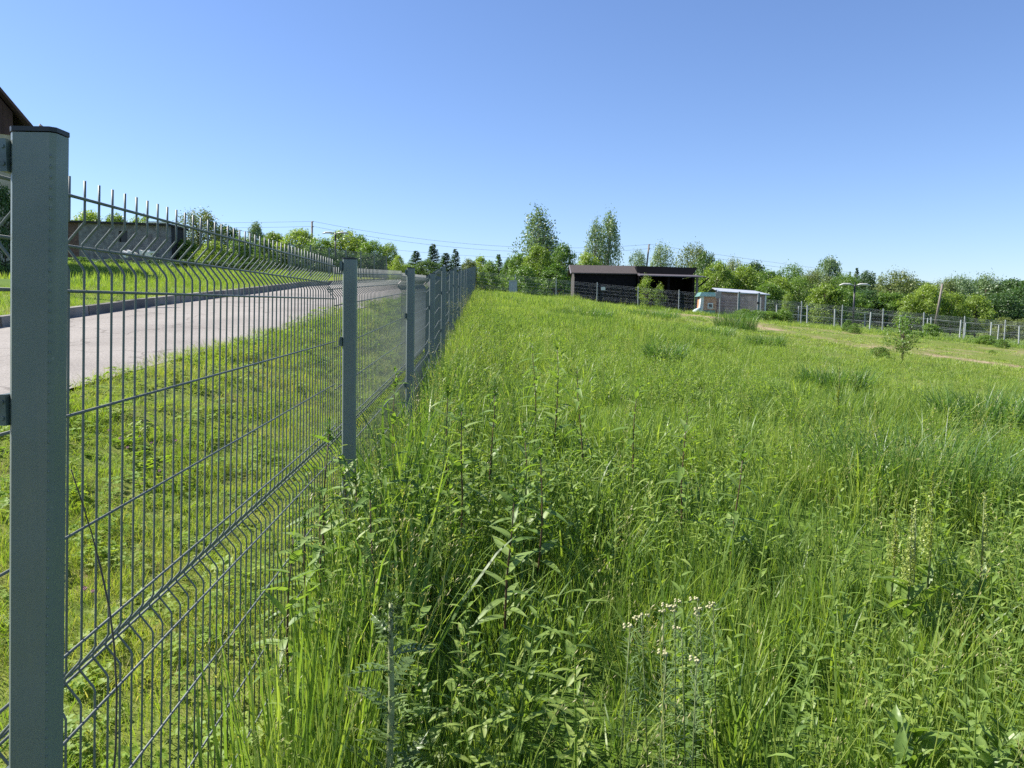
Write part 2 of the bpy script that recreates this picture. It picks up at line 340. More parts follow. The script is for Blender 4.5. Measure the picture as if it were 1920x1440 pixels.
# ------------------------------------------------------------------ ground sheet, road, kerb
def build_ground():
    xs = np.concatenate([[-2500, -1200, -600, -350, -250, -180, -140], np.arange(-110, -30, 3), np.arange(-30, -13, .6), np.arange(-13, 4, .2), np.arange(4, 30, .5), np.arange(30, 110, 3), [120, 150, 200, 300, 500, 1000, 2500]])
    ys = np.concatenate([[-40, -20, -10, -6], np.arange(-4, 28, .3), np.arange(28, 70, .8), np.arange(70, 140, 4), [150, 180, 230, 320, 500, 900, 1500, 3000]])
    X, Y = np.meshgrid(xs, ys); Z = H(X, Y, .05)
    far = ss((np.hypot(X, Y)-250)/600); Z = Z*(1-far)+2.0*far
    V = np.stack([X.ravel(), Y.ravel(), Z.ravel()], 1); nx, ny = len(xs), len(ys)
    i = np.arange(ny-1)[:, None]*nx+np.arange(nx-1)[None]; i = i.ravel()
    Fq = np.stack([i, i+1, i+nx+1, i+nx], 1)
    xf = Xf(Y)-.1
    mown = ((X < xf) & (X > Xk(Y)-3)).astype(float)
    td = track_dist(X, Y); nzv = fbm(X*.6, Y*.6)
    dirt = np.clip(np.exp(-(td/.8)**2)*1.4*ss((fbm(X*.45+2, Y*.9)-.32)*4), 0, 1)
    bt = beyond_track(X, Y)
    dirt = np.maximum(dirt, .4*ss((fbm(X*.3+9, Y*.5)-.45)*6)*grazed(X, Y))
    mown = np.maximum(mown, .8*grazed(X, Y))
    gm = np.stack([mown.ravel(), dirt.ravel(), np.zeros(X.size), np.ones(X.size)], 1)
    m = np_mesh('ground', V, Fq, ground_mat(), {'gm': gm}, smooth=True)
    tag(obj('ground', m), 'grassy sloping ground under the meadow and verges', 'ground', kind='structure')
build_ground()
ys = np.arange(-30, 110, .5)
V = []; nr = 9
for y in ys:
    for k in range(nr):
        u = k/(nr-1); x = Xn(y)+.05-u*(RW+.05)
        V.append((x, y, Zr(y)+.004+.03*math.sin(u*math.pi)))
i = (np.arange(len(ys)-1)[:, None]*nr+np.arange(nr-1)[None]).ravel()
tag(obj('road', np_mesh('road', np.array(V), np.stack([i, i+nr, i+nr+1, i+1], 1), road_mat(), smooth=True)), 'pale cracked asphalt lane climbing past the fence', 'road', kind='structure')
kerb = empty('kerb'); tag(kerb, 'row of concrete kerb stones along the far side of the lane', 'kerb', kind='structure')
ks = MB(); ks.box((0, 0, 0), (.15, .972, .44)); km = ks.mesh('kerb_stone', M['concrete'])
_t = M['concrete'].node_tree; _b = _t.nodes['Principled BSDF']; _oi = _t.nodes.new('ShaderNodeObjectInfo'); _rp = ramp(_t, [(0, (.62, .62, .62)), (1, (1.12, 1.1, 1.06))]); _mx = _t.nodes.new('ShaderNodeMix'); _mx.data_type = 'RGBA'; _mx.blend_type = 'MULTIPLY'; _mx.inputs[0].default_value = 1
_src = _b.inputs['Base Color'].links[0].from_socket; _t.links.new(_oi.outputs['Random'], _rp.inputs[0]); _t.links.new(_src, _mx.inputs[6]); _t.links.new(_rp.outputs[0], _mx.inputs[7]); _t.links.new(_mx.outputs[2], _b.inputs['Base Color'])
bm_ = None
y = -6.0
for k in range(70):
    dx = Xk(y+.5)-Xk(y-.5); dz = Zr(y+.5)-Zr(y-.5); ln = math.sqrt(1+dx*dx+dz*dz)
    o = obj('kerb_stone', km, kerb, (Xk(y)-.075+random.uniform(-.006, .006), y, Zr(y)-.06+random.uniform(-.006, .006)), (math.atan2(dz, 1), 0, -math.atan2(dx, 1)))
    y += 1/ln*1.0

# ------------------------------------------------------------------ near mesh fence along the lane
RUNGS = [0, .075, .15, .35, .55, .75, .825, .90, 1.10, 1.30, 1.50]
APEX = {1, 6}
def wire_profile():
    pts = [(0, .031), (0, -.035)]
    for a in (.075, .825):
        pts += [(0, -(a-.042)), (-.004, -(a-.034)), (-.029, -a+.004), (-.029, -a-.004), (-.004, -(a+.034)), (0, -(a+.042))]
    pts.insert(2, (0, -.036)); pts.append((0, -1.515))
    out = [pts[0]]
    for p in pts[1:]:
        if p[1] < out[-1][1]-1e-4: out.append(p)
    return out
WP = wire_profile()
M['wire'] = simple('wire_paint', (.14, .162, .152), .5, 0, 20, .2)
vw = MB().tube([(x, 0, z) for x, z in WP], .0023, 6).mesh('vertical_wire', M['wire'], True)
vw_far = MB().tube([(x, 0, z) for x, z in WP], .0023, 4).mesh('vertical_wire', M['wire'], True)
fence = empty('mesh_fence', (0, 0, 0))
tag(fence, 'grey-green welded mesh panel fence running uphill beside the pale lane', 'fence')
def px_at(p, z): return p['x']+p['lean']*(z-EYE)
cap_m = None
for i, p in enumerate(posts):
    z0 = h(p['x'], p['y'])-.15; z1 = p['top']; L = z1-z0
    # post: hollow-looking bevelled 60 x 40 profile, leaning slightly
    b = MB(); w2, d2, r = .03, .02, .006
    prof = [(-w2+r, -d2), (w2-r, -d2), (w2, -d2+r), (w2, d2-r), (w2-r, d2), (-w2+r, d2), (-w2, d2-r), (-w2, -d2+r)]
    vv = [(x+.03+p['lean']*(z-EYE-0), yy+.02, z) for z in (z0, z1) for x, yy in prof]
    b.add(vv, [(k, (k+1) % 8, 8+(k+1) % 8, 8+k) for k in range(8)]+[tuple(range(8, 16))])
    po = b.build('post', M['paint'], fence); po.location = (p['x'], p['y'], 0)
    c = MB()
    prof2 = [(x*1.03, yy*1.05) for x, yy in prof]
    c.add([(x+.03+p['lean']*(z1-EYE), yy+.02, z1+dz) for dz in (.0015, .0075) for x, yy in prof2], [(k, (k+1) % 8, 8+(k+1) % 8, 8+k) for k in range(8)]+[tuple(range(8, 16)), tuple(range(7, -1, -1))])
    if i == 1: c.tube([(.032+p['lean']*.2, .02, z1+.007), (.033+p['lean']*.2, .02, z1+.012), (.031+p['lean']*.2, .02, z1+.015)], [.002, .003, .001], 5)
    c.build('post_cap', M['cap'], po)
    if i == 1:      # row of weld dimples on the near edge
        dm = MB()
        z = z1-.03
        while z > z0+.3:
            cx = .0605-.0042+p['lean']*(z-EYE); dm.add([(cx-.0012, .0, z), (cx+.0012, .0012, z), (cx, .0002, z-.003), (cx, .0002, z+.003), (cx+.0010, -.0012, z)], [(0, 2, 4), (2, 1, 4), (1, 3, 4), (3, 0, 4)]); z -= .0135
        tag(dm.build('weld_dimples', M['paint'], po), kind='stuff')
    if 0 < i < 9:
        for dz in (-.03, -.365, -.90, -1.3):
            z = z1+dz; k = MB(); xx = -.013+p['lean']*(z-EYE)
            xx += .0085; k.box((xx, .012, z), (.009, .03, .042)); k.box((xx-.006, .03, z), (.004, .06, .034))
            for s in (-.011, .011): k.tube([(xx, -.002, z+s), (xx, -.005, z+s)], .0028, 6)
            k.build('clamp', M['clamp'], po)
def panel(i, detail):
    a, c = posts[i], posts[i+1]
    ta = a['top']-(.05 if i in (0, 1) else .062); tb = c['top']-(.032 if i == 1 else .05)
    A = Vector((a['x']-.045, a['y']+.035, 0)); B = Vector((c['x']-.036, c['y']+.005, 0))
    n = 50; pan = empty('panel', (0, 0, 0), parent=fence) if detail else None
    mb = MB(); s0, s1 = {0: (1.02, 1.02), 1: (1.02, .955)}.get(i, (.955, .955)); sz = lambda u: s0+(s1-s0)*u
    def pos(u, z, off=0):
        x = A.x+(B.x-A.x)*u; y = A.y+(B.y-A.y)*u; ln = a['lean']*(1-u)+c['lean']*u
        return Vector((x+off+ln*(z-EYE), y, z))
    for k in range(n):
        u = (k+.1)/n; zt = ta+(tb-ta)*u; P = pos(u, zt); ln = a['lean']*(1-u)+c['lean']*u
        if detail:
            o = obj('vertical_wire', vw if i < 2 else vw_far, pan, P, (0, math.atan(ln), 0), (1, 1, sz(u)))
        else:
            pts = [(P.x+x+ln*z, P.y, P.z+z*sz(u)) for x, z in WP[::1]]
            mb.tube([pts[0], pts[2], pts[4], pts[6], pts[7], pts[9], pts[-1]], .0023, 3, False)
    for j, rz in enumerate(RUNGS):
        offs = [(-.029, .004), (-.029, -.006)] if j == 6 else [(-.029, 0)] if j == 1 else [(.0045, 0)]
        for off, dz in offs:
            pts = [pos(u, ta+(tb-ta)*u-rz*sz(u)+dz, off) for u in (0, 1)]
            if detail:
                MB().tube(pts, .0027, 6).build('horizontal_wire', M['wire'], pan, True)
            else: mb.tube(pts, .0027, 3, False)
    if not detail: tag(mb.build('panel', M['wire'], fence), kind='stuff')
for i in range(len(posts)-1): panel(i, i < 4)

# dry stalk leaning on the first panel
P0 = [at_y(px, py, yy) for px, py, yy in [(133, 880, 1.26), (150, 930, 1.27), (172, 1000, 1.28), (190, 1070, 1.28), (205, 1140, 1.27), (214, 1210, 1.26), (219, 1300, 1.25), (217, 1400, 1.24), (205, 1560, 1.22)]]
P0.append(Vector((P0[-1].x, P0[-1].y, h(P0[-1].x, P0[-1].y))))
tag(MB().tube(P0, [.0012]*3+[.0019]*7, 6).build('dry_stalk', M['drydark'], smooth=True), 'bent dry brown weed stalk leaning against the fence mesh', 'stalk')

# ------------------------------------------------------------------ back fence across the top of the field
def back_fence():
    f = empty('mesh_fence', (0, 0, 0)); tag(f, 'galvanised mesh fence crossing the top of the field in front of the sheds', 'fence')
    xs = [-2.4+k*2.5 for k in range(0, 16)]; Y0 = 47.2
    tops = []
    for x in xs: tops.append(EYE + np.interp(x, [-2.4, 5.35, 29.9, 40], [2.80, 2.15, .29, -.45]))
    hole = {6}
    pm = MB()
    for k, (x, t) in enumerate(zip(xs, tops)):
        z0 = h(x, Y0)-.1
        po = MB().box((0, 0, (t-z0)/2), (.045, .045, t-z0)).build('post', M['galv'], f); po.location = (x, Y0, z0)
        MB().box((0, 0, t-z0+.004), (.064, .064, .006)).build('post_cap', M['cap'], po)
    for k in range(len(xs)-1):
        mb = MB(); ta, tb = tops[k]-.1, tops[k+1]-.1
        for j in range(34):
            u = (j+.5)/34; x = xs[k]+2.5*u; z = ta+(tb-ta)*u
            mb.tube([(x, Y0-.04, z), (x, Y0-.04, z-1.5)], .0021, 3, False)
        for rz in (0, .08, .16, .36, .56, .76, .84, .92, 1.12, 1.32, 1.5):
            mb.tube([(xs[k], Y0-.045, ta-rz), (xs[k+1], Y0-.045, tb-rz)], .0028, 3, False)
        tag(mb.build('panel', M['galv'], f), kind='stuff')
    # gate frame between two dark posts
    g = empty('gate', (0, 0, 0)); tag(g, 'grey steel framed mesh gate with latch between dark posts', 'gate')
    gx0 = at_y(1386, 560, 46.9).x; gx1 = at_y(1423, 560, 46.9).x
    zt0 = at_y(1386, 547, 46.9).z; zt1 = at_y(1423, 549, 46.9).z
    for x, zt in ((gx0, zt0), (gx1, zt1)):
        z0 = h(x, 46.9)-.1
        MB().box((x, 46.9, (zt+z0)/2), (.09, .09, zt-z0)).build('gate_post', M['paint'], g)
        MB().box((x-.07, 46.86, (zt+z0)/2), (.05, .05, zt-z0-.2)).build('frame_bar', M['galv'], g)
    zb = max(h(gx0, 46.9), h(gx1, 46.9))+.08
    fr = MB().box(((gx0+gx1)/2, 46.84, zt1-.06), (gx1-gx0-.1, .04, .045)).box(((gx0+gx1)/2, 46.84, zb), (gx1-gx0-.1, .04, .045))
    fr.build('frame', M['galv'], g)
    ms = MB()
    for j in range(18):
        x = gx0+.08+(gx1-gx0-.16)*j/17; ms.tube([(x, 46.84, zb), (x, 46.84, zt1-.06)], .003, 3, False)
    tag(ms.build('gate_mesh', M['galv'], g), kind='stuff')
    MB().box((gx1-.08, 46.78, zt1-.62), (.12, .06, .14)).build('latch', M['blackmetal'], g)
    # small white notice on the fence
    c = at_y(1131, 541, 47.1); s = MB().box(c, (.26, .012, .2)).build('notice_board', M['white'])
    tag(s, 'small blank white notice fixed to the back fence before the dark shed', 'sign')
    c = at_y(1347, 553, 46.95); s = MB().box(c, (.34, .012, .4)).build('notice_board', simple('notice_grey', (.38, .33, .32), .6, 0, 9, .3))
    tag(s, 'pale square notice hung on the fence in front of the white-roofed hut', 'sign')
    # grey cabinet by the fence
    c = at_y(962, 540, 46.7); z0 = h(c.x, 46.7)
    k = empty('utility_cabinet', (c.x, 46.7, z0)); tag(k, 'light grey metal cabinet standing at the back fence', 'cabinet')
    hh = at_y(962, 527, 46.7).z-z0
    MB().box((0, 0, hh/2), (.5, .3, hh)).build('body', M['galv'], k); MB().box((0, 0, hh+.02), (.56, .36, .04)).build('lid', M['galv'], k); MB().box((.02, -.155, hh/2), (.4, .02, hh*.8)).build('door', M['galv'], k)
back_fence()
def pen_fence(Y0, x0, x1, dx, ht, label):
    f = empty('pen_fence'); tag(f, label, 'fence')
    n = int((x1-x0)/dx); T = []
    for k in range(n+1):
        x = x0+k*dx+random.uniform(-.15, .15); yy = Y0+random.uniform(-.2, .2); z = h(x, yy); t = z+ht+random.uniform(-.12, .12); T.append((x, yy, t, z))
        MB().tube([(x, yy, z-.1), (x+random.uniform(-.04, .04), yy, t)], .05, 6).build('post', M['galv'], f)
    for fr in (.95, .5):
        for a, b in zip(T[:-1], T[1:]):
            MB().tube([(a[0], a[1]-.05, a[3]+ht*fr), (b[0], b[1]-.05, b[3]+ht*fr)], .008, 4).build('rail', M['galv'], f)
pen_fence(53, 16, 50, 2.1, 1.3, 'low post and rail pen fence behind the mesh fence')
pen_fence(60, 17, 60, 2.6, 1.25, 'farther low pen fence beneath the trees')

# fence run beyond the lane, seen end on
def lane_fence():
    f = empty('mesh_fence'); tag(f, 'grey mesh fence on the far bank of the lane below the trees', 'fence')
    a = Vector((-10.4, 36, 0)); b = Vector((-8.2, 50, 0)); n = 6; prev = None
    for k in range(n+1):
        u = k/n; x, y = a.x+(b.x-a.x)*u, a.y+(b.y-a.y)*u; z = h(x, y); t = z+1.6
        MB().box((x, y, (z+t)/2), (.06, .06, t-z)).build('post', M['paint'], f)
        if prev:
            mb = MB()
            for j in range(48):
                v = j/48; mb.tube([(prev[0]+(x-prev[0])*v, prev[1]+(y-prev[1])*v, prev[2]+(t-prev[2])*v-.06), (prev[0]+(x-prev[0])*v, prev[1]+(y-prev[1])*v, prev[2]+(t-prev[2])*v-1.5)], .003, 3, False)
            for rz in (.1, .25, .5, .8, 1.1, 1.4): mb.tube([(prev[0], prev[1], prev[2]-rz), (x, y, t-rz)], .0035, 3, False)
            tag(mb.build('panel', M['paint'], f), kind='stuff')
        prev = (x, y, t)
lane_fence()

# ------------------------------------------------------------------ buildings
def planked(name, mat_, parent, x0, x1, y, z0, z1, ph=.16, th=.03):
    """horizontal lapped boards on a wall facing the camera (joined: each board is only a few pixels tall)"""
    mb = MB(); z = z0
    while z < z1-.02:
        hh = min(ph, z1-z)
        mb.add([(x0, y, z), (x1, y, z), (x1, y, z+hh), (x0, y, z+hh), (x0, y-th, z), (x1, y-th, z), (x1, y-th*.35, z+hh), (x0, y-th*.35, z+hh)], [(4, 5, 6, 7), (0, 1, 5, 4), (3, 7, 6, 2), (0, 4, 7, 3), (1, 2, 6, 5), (0, 3, 2, 1)]); z += ph
    return tag(mb.build(name, mat_, parent), kind='stuff')
def dark_shed():
    Y0 = 52.0
    L = at_y(1077, 520, Y0).x; Rr = at_y(1193, 520, Y0).x; ze = at_y(1130, 512, Y0).z
    z0 = min(h(L, Y0), h(Rr, Y0))-.1; D = 3.0
    zr = at_y(1130, 499.5, Y0+D/2).z
    s = empty('timber_shed', (0, 0, 0)); tag(s, 'dark stained timber shed with brown felt gable roof behind the back fence', 'shed')
    planked('front_wall', M['darkwood'], s, L, Rr, Y0, z0, ze)
    w = MB(); w.add([(L, Y0+.001, z0), (L, Y0+D, z0), (L, Y0+D, ze), (L, Y0+D/2, zr-.06), (L, Y0+.001, ze), (L+.1, Y0+.001, z0), (L+.1, Y0+D, z0), (L+.1, Y0+D, ze), (L+.1, Y0+D/2, zr-.06), (L+.1, Y0+.001, ze)], [(0, 1, 2, 3, 4), (9, 8, 7, 6, 5), (0, 4, 9, 5), (1, 6, 7, 2)])
    w.build('gable_wall', simple('sunlit_gable_boards', (.065, .056, .05), .85, 0, 7, .4, .3), s)  # paler than the other walls: sunlight on this gable is put into the colour
    w = MB(); w.add([(Rr-.1, Y0+.002, z0), (Rr-.1, Y0+D, z0), (Rr-.1, Y0+D, ze), (Rr-.1, Y0+D/2, zr-.06), (Rr-.1, Y0+.002, ze), (Rr, Y0+.002, z0), (Rr, Y0+D, z0), (Rr, Y0+D, ze), (Rr, Y0+D/2, zr-.06), (Rr, Y0+.002, ze)], [(0, 1, 2, 3, 4), (9, 8, 7, 6, 5), (0, 4, 9, 5), (1, 6, 7, 2)])
    w.build('gable_wall', M['darkwood'], s)
    MB().box(((L+Rr)/2, Y0+D-.06, (z0+ze)/2), (Rr-L-.25, .1, ze-z0)).build('rear_wall', M['darkwood'], s)
    sl = (zr-ze)/(D/2)
    for sgn in (-1, 1):
        a = Y0+D/2; e = a+sgn*(D/2+.22); zz = zr-sl*(D/2+.22)
        x0, x1 = L-.22, Rr+.18
        r = MB(); r.add([(x0, a, zr), (x1, a, zr), (x1, e, zz), (x0, e, zz), (x0, a, zr+.07), (x1, a, zr+.07), (x1, e, zz+.07), (x0, e, zz+.07)], [(0, 1, 2, 3), (4, 7, 6, 5), (0, 4, 5, 1), (2, 6, 7, 3), (1, 5, 6, 2), (0, 3, 7, 4)])
        ro = r.build('roof', M['felt'], s)
        MB().tube([(x0-.015, a, zr+.0), (x0-.015, e, zz+.0)], .06, 4).build('barge_board', M['trim'], ro)
    return Rr, ze, zr
shR, shE, shRr = dark_shed()
def shelter():
    Y0 = 51.2
    L = at_y(1193, 520, Y0).x+.22; Rr = at_y(1306, 520, Y0).x; edge = at_y(1325, 518, Y0-.5)
    zt = at_y(1250, 503.5, Y0+3.2).z; zf = at_y(1250, 516.5, Y0-.5).z; z0 = min(h(L, Y0), h(Rr, Y0))-.15
    s = empty('open_shelter'); tag(s, 'black open-fronted timber shelter with wide flat porch roof beside the dark shed', 'shelter')
    b = MB(); x1 = edge.x
    b.add([(L-.05, Y0-.5, zf-.06), (x1, Y0-.5, zf-.1), (x1-.5, Y0+.6, zf+.02), (L-.05, Y0+.6, zf+.06), (L-.05, Y0-.5, zf), (x1, Y0-.5, zf-.04), (x1-.5, Y0+.6, zf+.12), (L-.05, Y0+.6, zf+.16)], [(0, 3, 2, 1), (4, 5, 6, 7), (0, 1, 5, 4), (1, 2, 6, 5), (2, 3, 7, 6), (3, 0, 4, 7)])
    b.build('porch_roof', M['trim'], s)
    r = MB(); zz = zt
    r.add([(L-.05, Y0+.62, zf+.03), (x1-.75, Y0+.62, zf), (x1-.25, Y0+1.0, zz-.06), (L-.05, Y0+1.0, zz), (L-.05, Y0+4, zz-.1), (x1-.25, Y0+4, zz-.15), (L-.05, Y0+4, zf), (x1-.75, Y0+4, zf)], [(0, 1, 2, 3), (3, 2, 5, 4), (6, 4, 5, 7), (0, 3, 4, 6), (1, 7, 5, 2), (0, 6, 7, 1)])
    r.build('upper_roof', M['blackroof'], s)
    MB().box(((L+Rr)/2, Y0+3.4, (z0+zf)/2), (Rr-L, .1, zf-z0)).build('rear_wall', M['darkwood'], s)
    MB().box((L+.05, Y0+1.9, (z0+zf)/2), (.1, 2.9, zf-z0)).build('side_wall', M['darkwood'], s)
    MB().box((Rr-.05, Y0+1.9, (z0+zf)/2), (.1, 2.9, zf-z0)).build('side_wall', M['darkwood'], s)
    xm = (L+Rr)/2
    for x in (L+.2, xm, Rr): MB().box((x, Y0-.2, (z0+zf)/2-.03), (.13, .13, zf-z0-.1)).build('roof_post', M['greywood'] if x == Rr else M['darkwood'], s)
    MB().tube([(Rr+.02, Y0-.2, zf-.75), (Rr+.75, Y0-.25, zf-.12)], .05, 5).build('brace', M['darkwood'], s)
shelter()
def metal_hut():
    # low hut with white sheet roof, its right-hand gable end turned a little towards the camera
    Y0 = 50.5; a = at_y(1346, 545, Y0); b = at_y(1436, 553, Y0)
    s = empty('storage_hut', (a.x, Y0, 0)); tag(s, 'low board hut with shallow white sheet roof behind the steel gate', 'hut')
    W = b.x-a.x; z0 = min(h(a.x, Y0), h(b.x, Y0))-.1; zt = at_y(1346, 546.5, Y0).z; zt2 = at_y(1436, 553, Y0).z; D = 2.4
    def zz(x): return zt+(zt2-zt)*x/W
    planked('front_wall', M['pinkboard'], s, 0, W, 0, z0, zt2-.02, .18)
    MB().add([(0, 0, zt2-.03), (W, 0, zt2-.03), (0, 0, zt-.02), (0, .05, zt2-.03), (W, .05, zt2-.03), (0, .05, zt-.02)], [(0, 1, 2), (5, 4, 3), (0, 3, 4, 1), (1, 4, 5, 2), (2, 5, 3, 0)]).build('wall_top', M['pinkboard'], s)
    MB().box((W-.04, D/2, (z0+zt2)/2), (.08, D-.1, zt2-z0-.06)).build('end_wall', M['pinkboard'], s)
    MB().box((.04, D/2, (z0+zt)/2), (.08, D-.1, zt-z0-.06)).build('end_wall', M['pinkboard'], s)
    MB().box((W/2, D-.03, (z0+zt2)/2), (W-.2, .08, zt2-z0-.06)).build('rear_wall', M['pinkboard'], s)
    MB().box((W-.02, -.03, (z0+zt2)/2), (.09, .05, zt2-z0-.03)).build('lit_edge_strip', M['white'], s)  # white strip paints in the lit edge of the right-hand end
    rz = at_y(1346, 541, Y0+D/2).z-zt
    r = MB()
    e = .15
    T = [(-.05, -e, zt-.02), (W+.25, -e, zt2-.02), (W-.35, D/2, zz(W-.35)+rz), (-.05, D/2, zt+rz), (W+.25, D+e, zt2-.02), (-.05, D+e, zt-.02)]
    vv = T+[(x, y, z+.05) for x, y, z in T]
    r.add(vv, [(6, 7, 8, 9), (9, 8, 10, 11), (7, 10, 8), (3, 2, 1, 0), (5, 4, 2, 3), (2, 4, 1), (0, 1, 7, 6), (1, 4, 10, 7), (4, 5, 11, 10), (5, 3, 9, 11), (3, 0, 6, 9)])
    r.build('roof', M['whitemetal'], s)
metal_hut()
def kiosk():
    Y0 = 49.3; a = at_y(1311, 560, Y0); b = at_y(1345, 560, Y0)
    s = empty('play_hut', (a.x, Y0, 0)); tag(s, 'small orange and white plastic hut with teal roof behind the fence', 'hut')
    W = b.x-a.x; z0 = h(a.x+.5, Y0)-.05; ze = at_y(1325, 555, Y0).z; zt = at_y(1325, 548, Y0).z
    MB().add([(.08, 0, z0), (W-.05, 0, z0), (W-.05, 0, ze), (.16, 0, ze), (.08, 1, z0), (W-.05, 1, z0), (W-.05, 1, ze), (.16, 1, ze)], [(0, 1, 2, 3), (4, 7, 6, 5), (0, 3, 7, 4), (1, 5, 6, 2), (3, 2, 6, 7), (0, 4, 5, 1)]).build('wall', M['orange'], s)
    MB().add([(.0, -.04, z0), (.24, -.04, z0), (.3, -.04, ze), (.12, -.04, ze), (.0, .3, z0), (.24, .3, z0), (.3, .3, ze), (.12, .3, ze)], [(0, 1, 2, 3), (0, 3, 7, 4), (1, 5, 6, 2), (3, 2, 6, 7)]).build('corner_panel', M['white'], s)
    MB().add([(-.02, -.15, ze-.03), (W+.05, -.15, ze-.03), (W-.05, -.05, zt), (.12, -.05, zt), (-.02, 1.1, ze-.03), (W+.05, 1.1, ze-.03), (W-.05, 1.0, zt), (.12, 1.0, zt)], [(0, 1, 2, 3), (4, 7, 6, 5), (0, 3, 7, 4), (1, 5, 6, 2), (3, 2, 6, 7), (0, 4, 5, 1)]).build('roof', M['teal'], s)
    hh = ze-z0
    w = MB().box((W*.62, -.03, z0+hh*.55), (.34, .05, .36)).build('window', M['white'], s)
    MB().box((W*.62, -.06, z0+hh*.55), (.2, .03, .2)).build('pane', M['glassdark'], w)
    MB().box((W*.55, -.05, z0+hh*.17), (W*.7, .06, hh*.34)).build('skirt', M['teal'], s)
    sh = MB().tube([(-.45, -.5, z0+.05), (-.3, -.45, z0+.35), (0, -.35, z0+.6)], [.28, .2, .08], 7).build('tarpaulin', simple('pale_sheet', (.55, .66, .64), .5, 0, 5, .3, .5), None, True)
    sh.location = (a.x, Y0, 0); tag(sh, 'crumpled pale green sheet hanging beside the small orange hut', 'sheet')
kiosk()
def ruin():
    Y0 = 56.0; a = at_y(112, 430, Y0); b = at_y(318, 430, Y0)
    s = empty('derelict_building', (a.x, Y0, 0)); tag(s, 'long low derelict grey block building with flat tar roof beyond the lane', 'building')
    W = b.x-a.x; z0 = min(h(a.x, Y0), h(b.x, Y0))-.3; zl = at_y(140, 417, Y0).z; zr_ = at_y(318, 424, Y0).z; D = 2.6
    wx0 = at_y(222, 440, Y0).x-a.x; wx1 = at_y(239, 440, Y0).x-a.x; wz0 = at_y(230, 454, Y0).z; wz1 = at_y(230, 433, Y0).z
    zt = lambda x: zl+(zr_-zl)*x/W
    def slab(name, x0, x1, za, zb, m, y=0, th=.25):
        return MB().add([(x0, y, za), (x1, y, za), (x1, y, zb if zb else zt(x1)), (x0, y, zb if zb else zt(x0)), (x0, y+th, za), (x1, y+th, za), (x1, y+th, zb if zb else zt(x1)), (x0, y+th, zb if zb else zt(x0))], [(0, 1, 2, 3), (4, 7, 6, 5), (0, 4, 5, 1), (3, 2, 6, 7), (0, 3, 7, 4), (1, 5, 6, 2)]).build(name, m, s)
    bx = W*.17
    slab('wall', 0, bx, z0, None, M['rustbrick']); slab('wall', bx, wx0, z0, None, M['greyblock']); slab('wall', wx1, W, z0, None, M['greyblock'])
    slab('wall', wx0, wx1, z0, wz0, M['greyblock']); slab('lintel', wx0, wx1, wz1, None, M['greyblock'])
    wd = MB().box(((wx0+wx1)/2, .2, (wz0+wz1)/2), (wx1-wx0, .05, wz1-wz0)).build('window', M['glassdark'], s)
    slab('end_wall', W-.25, W, z0, None, M['tar'], .26, D); slab('rear_wall', 0, W-.3, z0, None, M['greyblock'], D)
    # block courses as thin proud bands
    MB().add([(-.2, -.3, zt(0)+.01), (W+.15, -.3, zt(W)+.01), (W+.15, D+.3, zt(W)+.01), (-.2, D+.3, zt(0)+.01), (-.2, -.3, zt(0)+.14), (W+.15, -.3, zt(W)+.14), (W+.15, D+.3, zt(W)+.14), (-.2, D+.3, zt(0)+.14)], [(0, 3, 2, 1), (4, 5, 6, 7), (0, 1, 5, 4), (1, 2, 6, 5), (2, 3, 7, 6), (3, 0, 4, 7)]).build('roof', M['tar'], s)
    MB().box((W-.8, -.15, zt(W)+.22), (1.5, .5, .12)).build('roof_patch', M['white'], s)
    rub = at_y(270, 466, Y0-1.5); zz = rub.z
    mb = MB()
    for k in range(14): mb.box((rub.x+random.uniform(-1.6, 1.6), Y0-1.5+random.uniform(-.3, .3), zz-.25+random.uniform(-.25, .12)), (random.uniform(.2, .7), .3, random.uniform(.1, .25)), Matrix.Rotation(random.uniform(-.5, .5), 3, 'Y'))
    tag(mb.build('rubble', M['white']), 'heap of pale rubble against the derelict grey building', 'rubble', kind='stuff')
ruin()
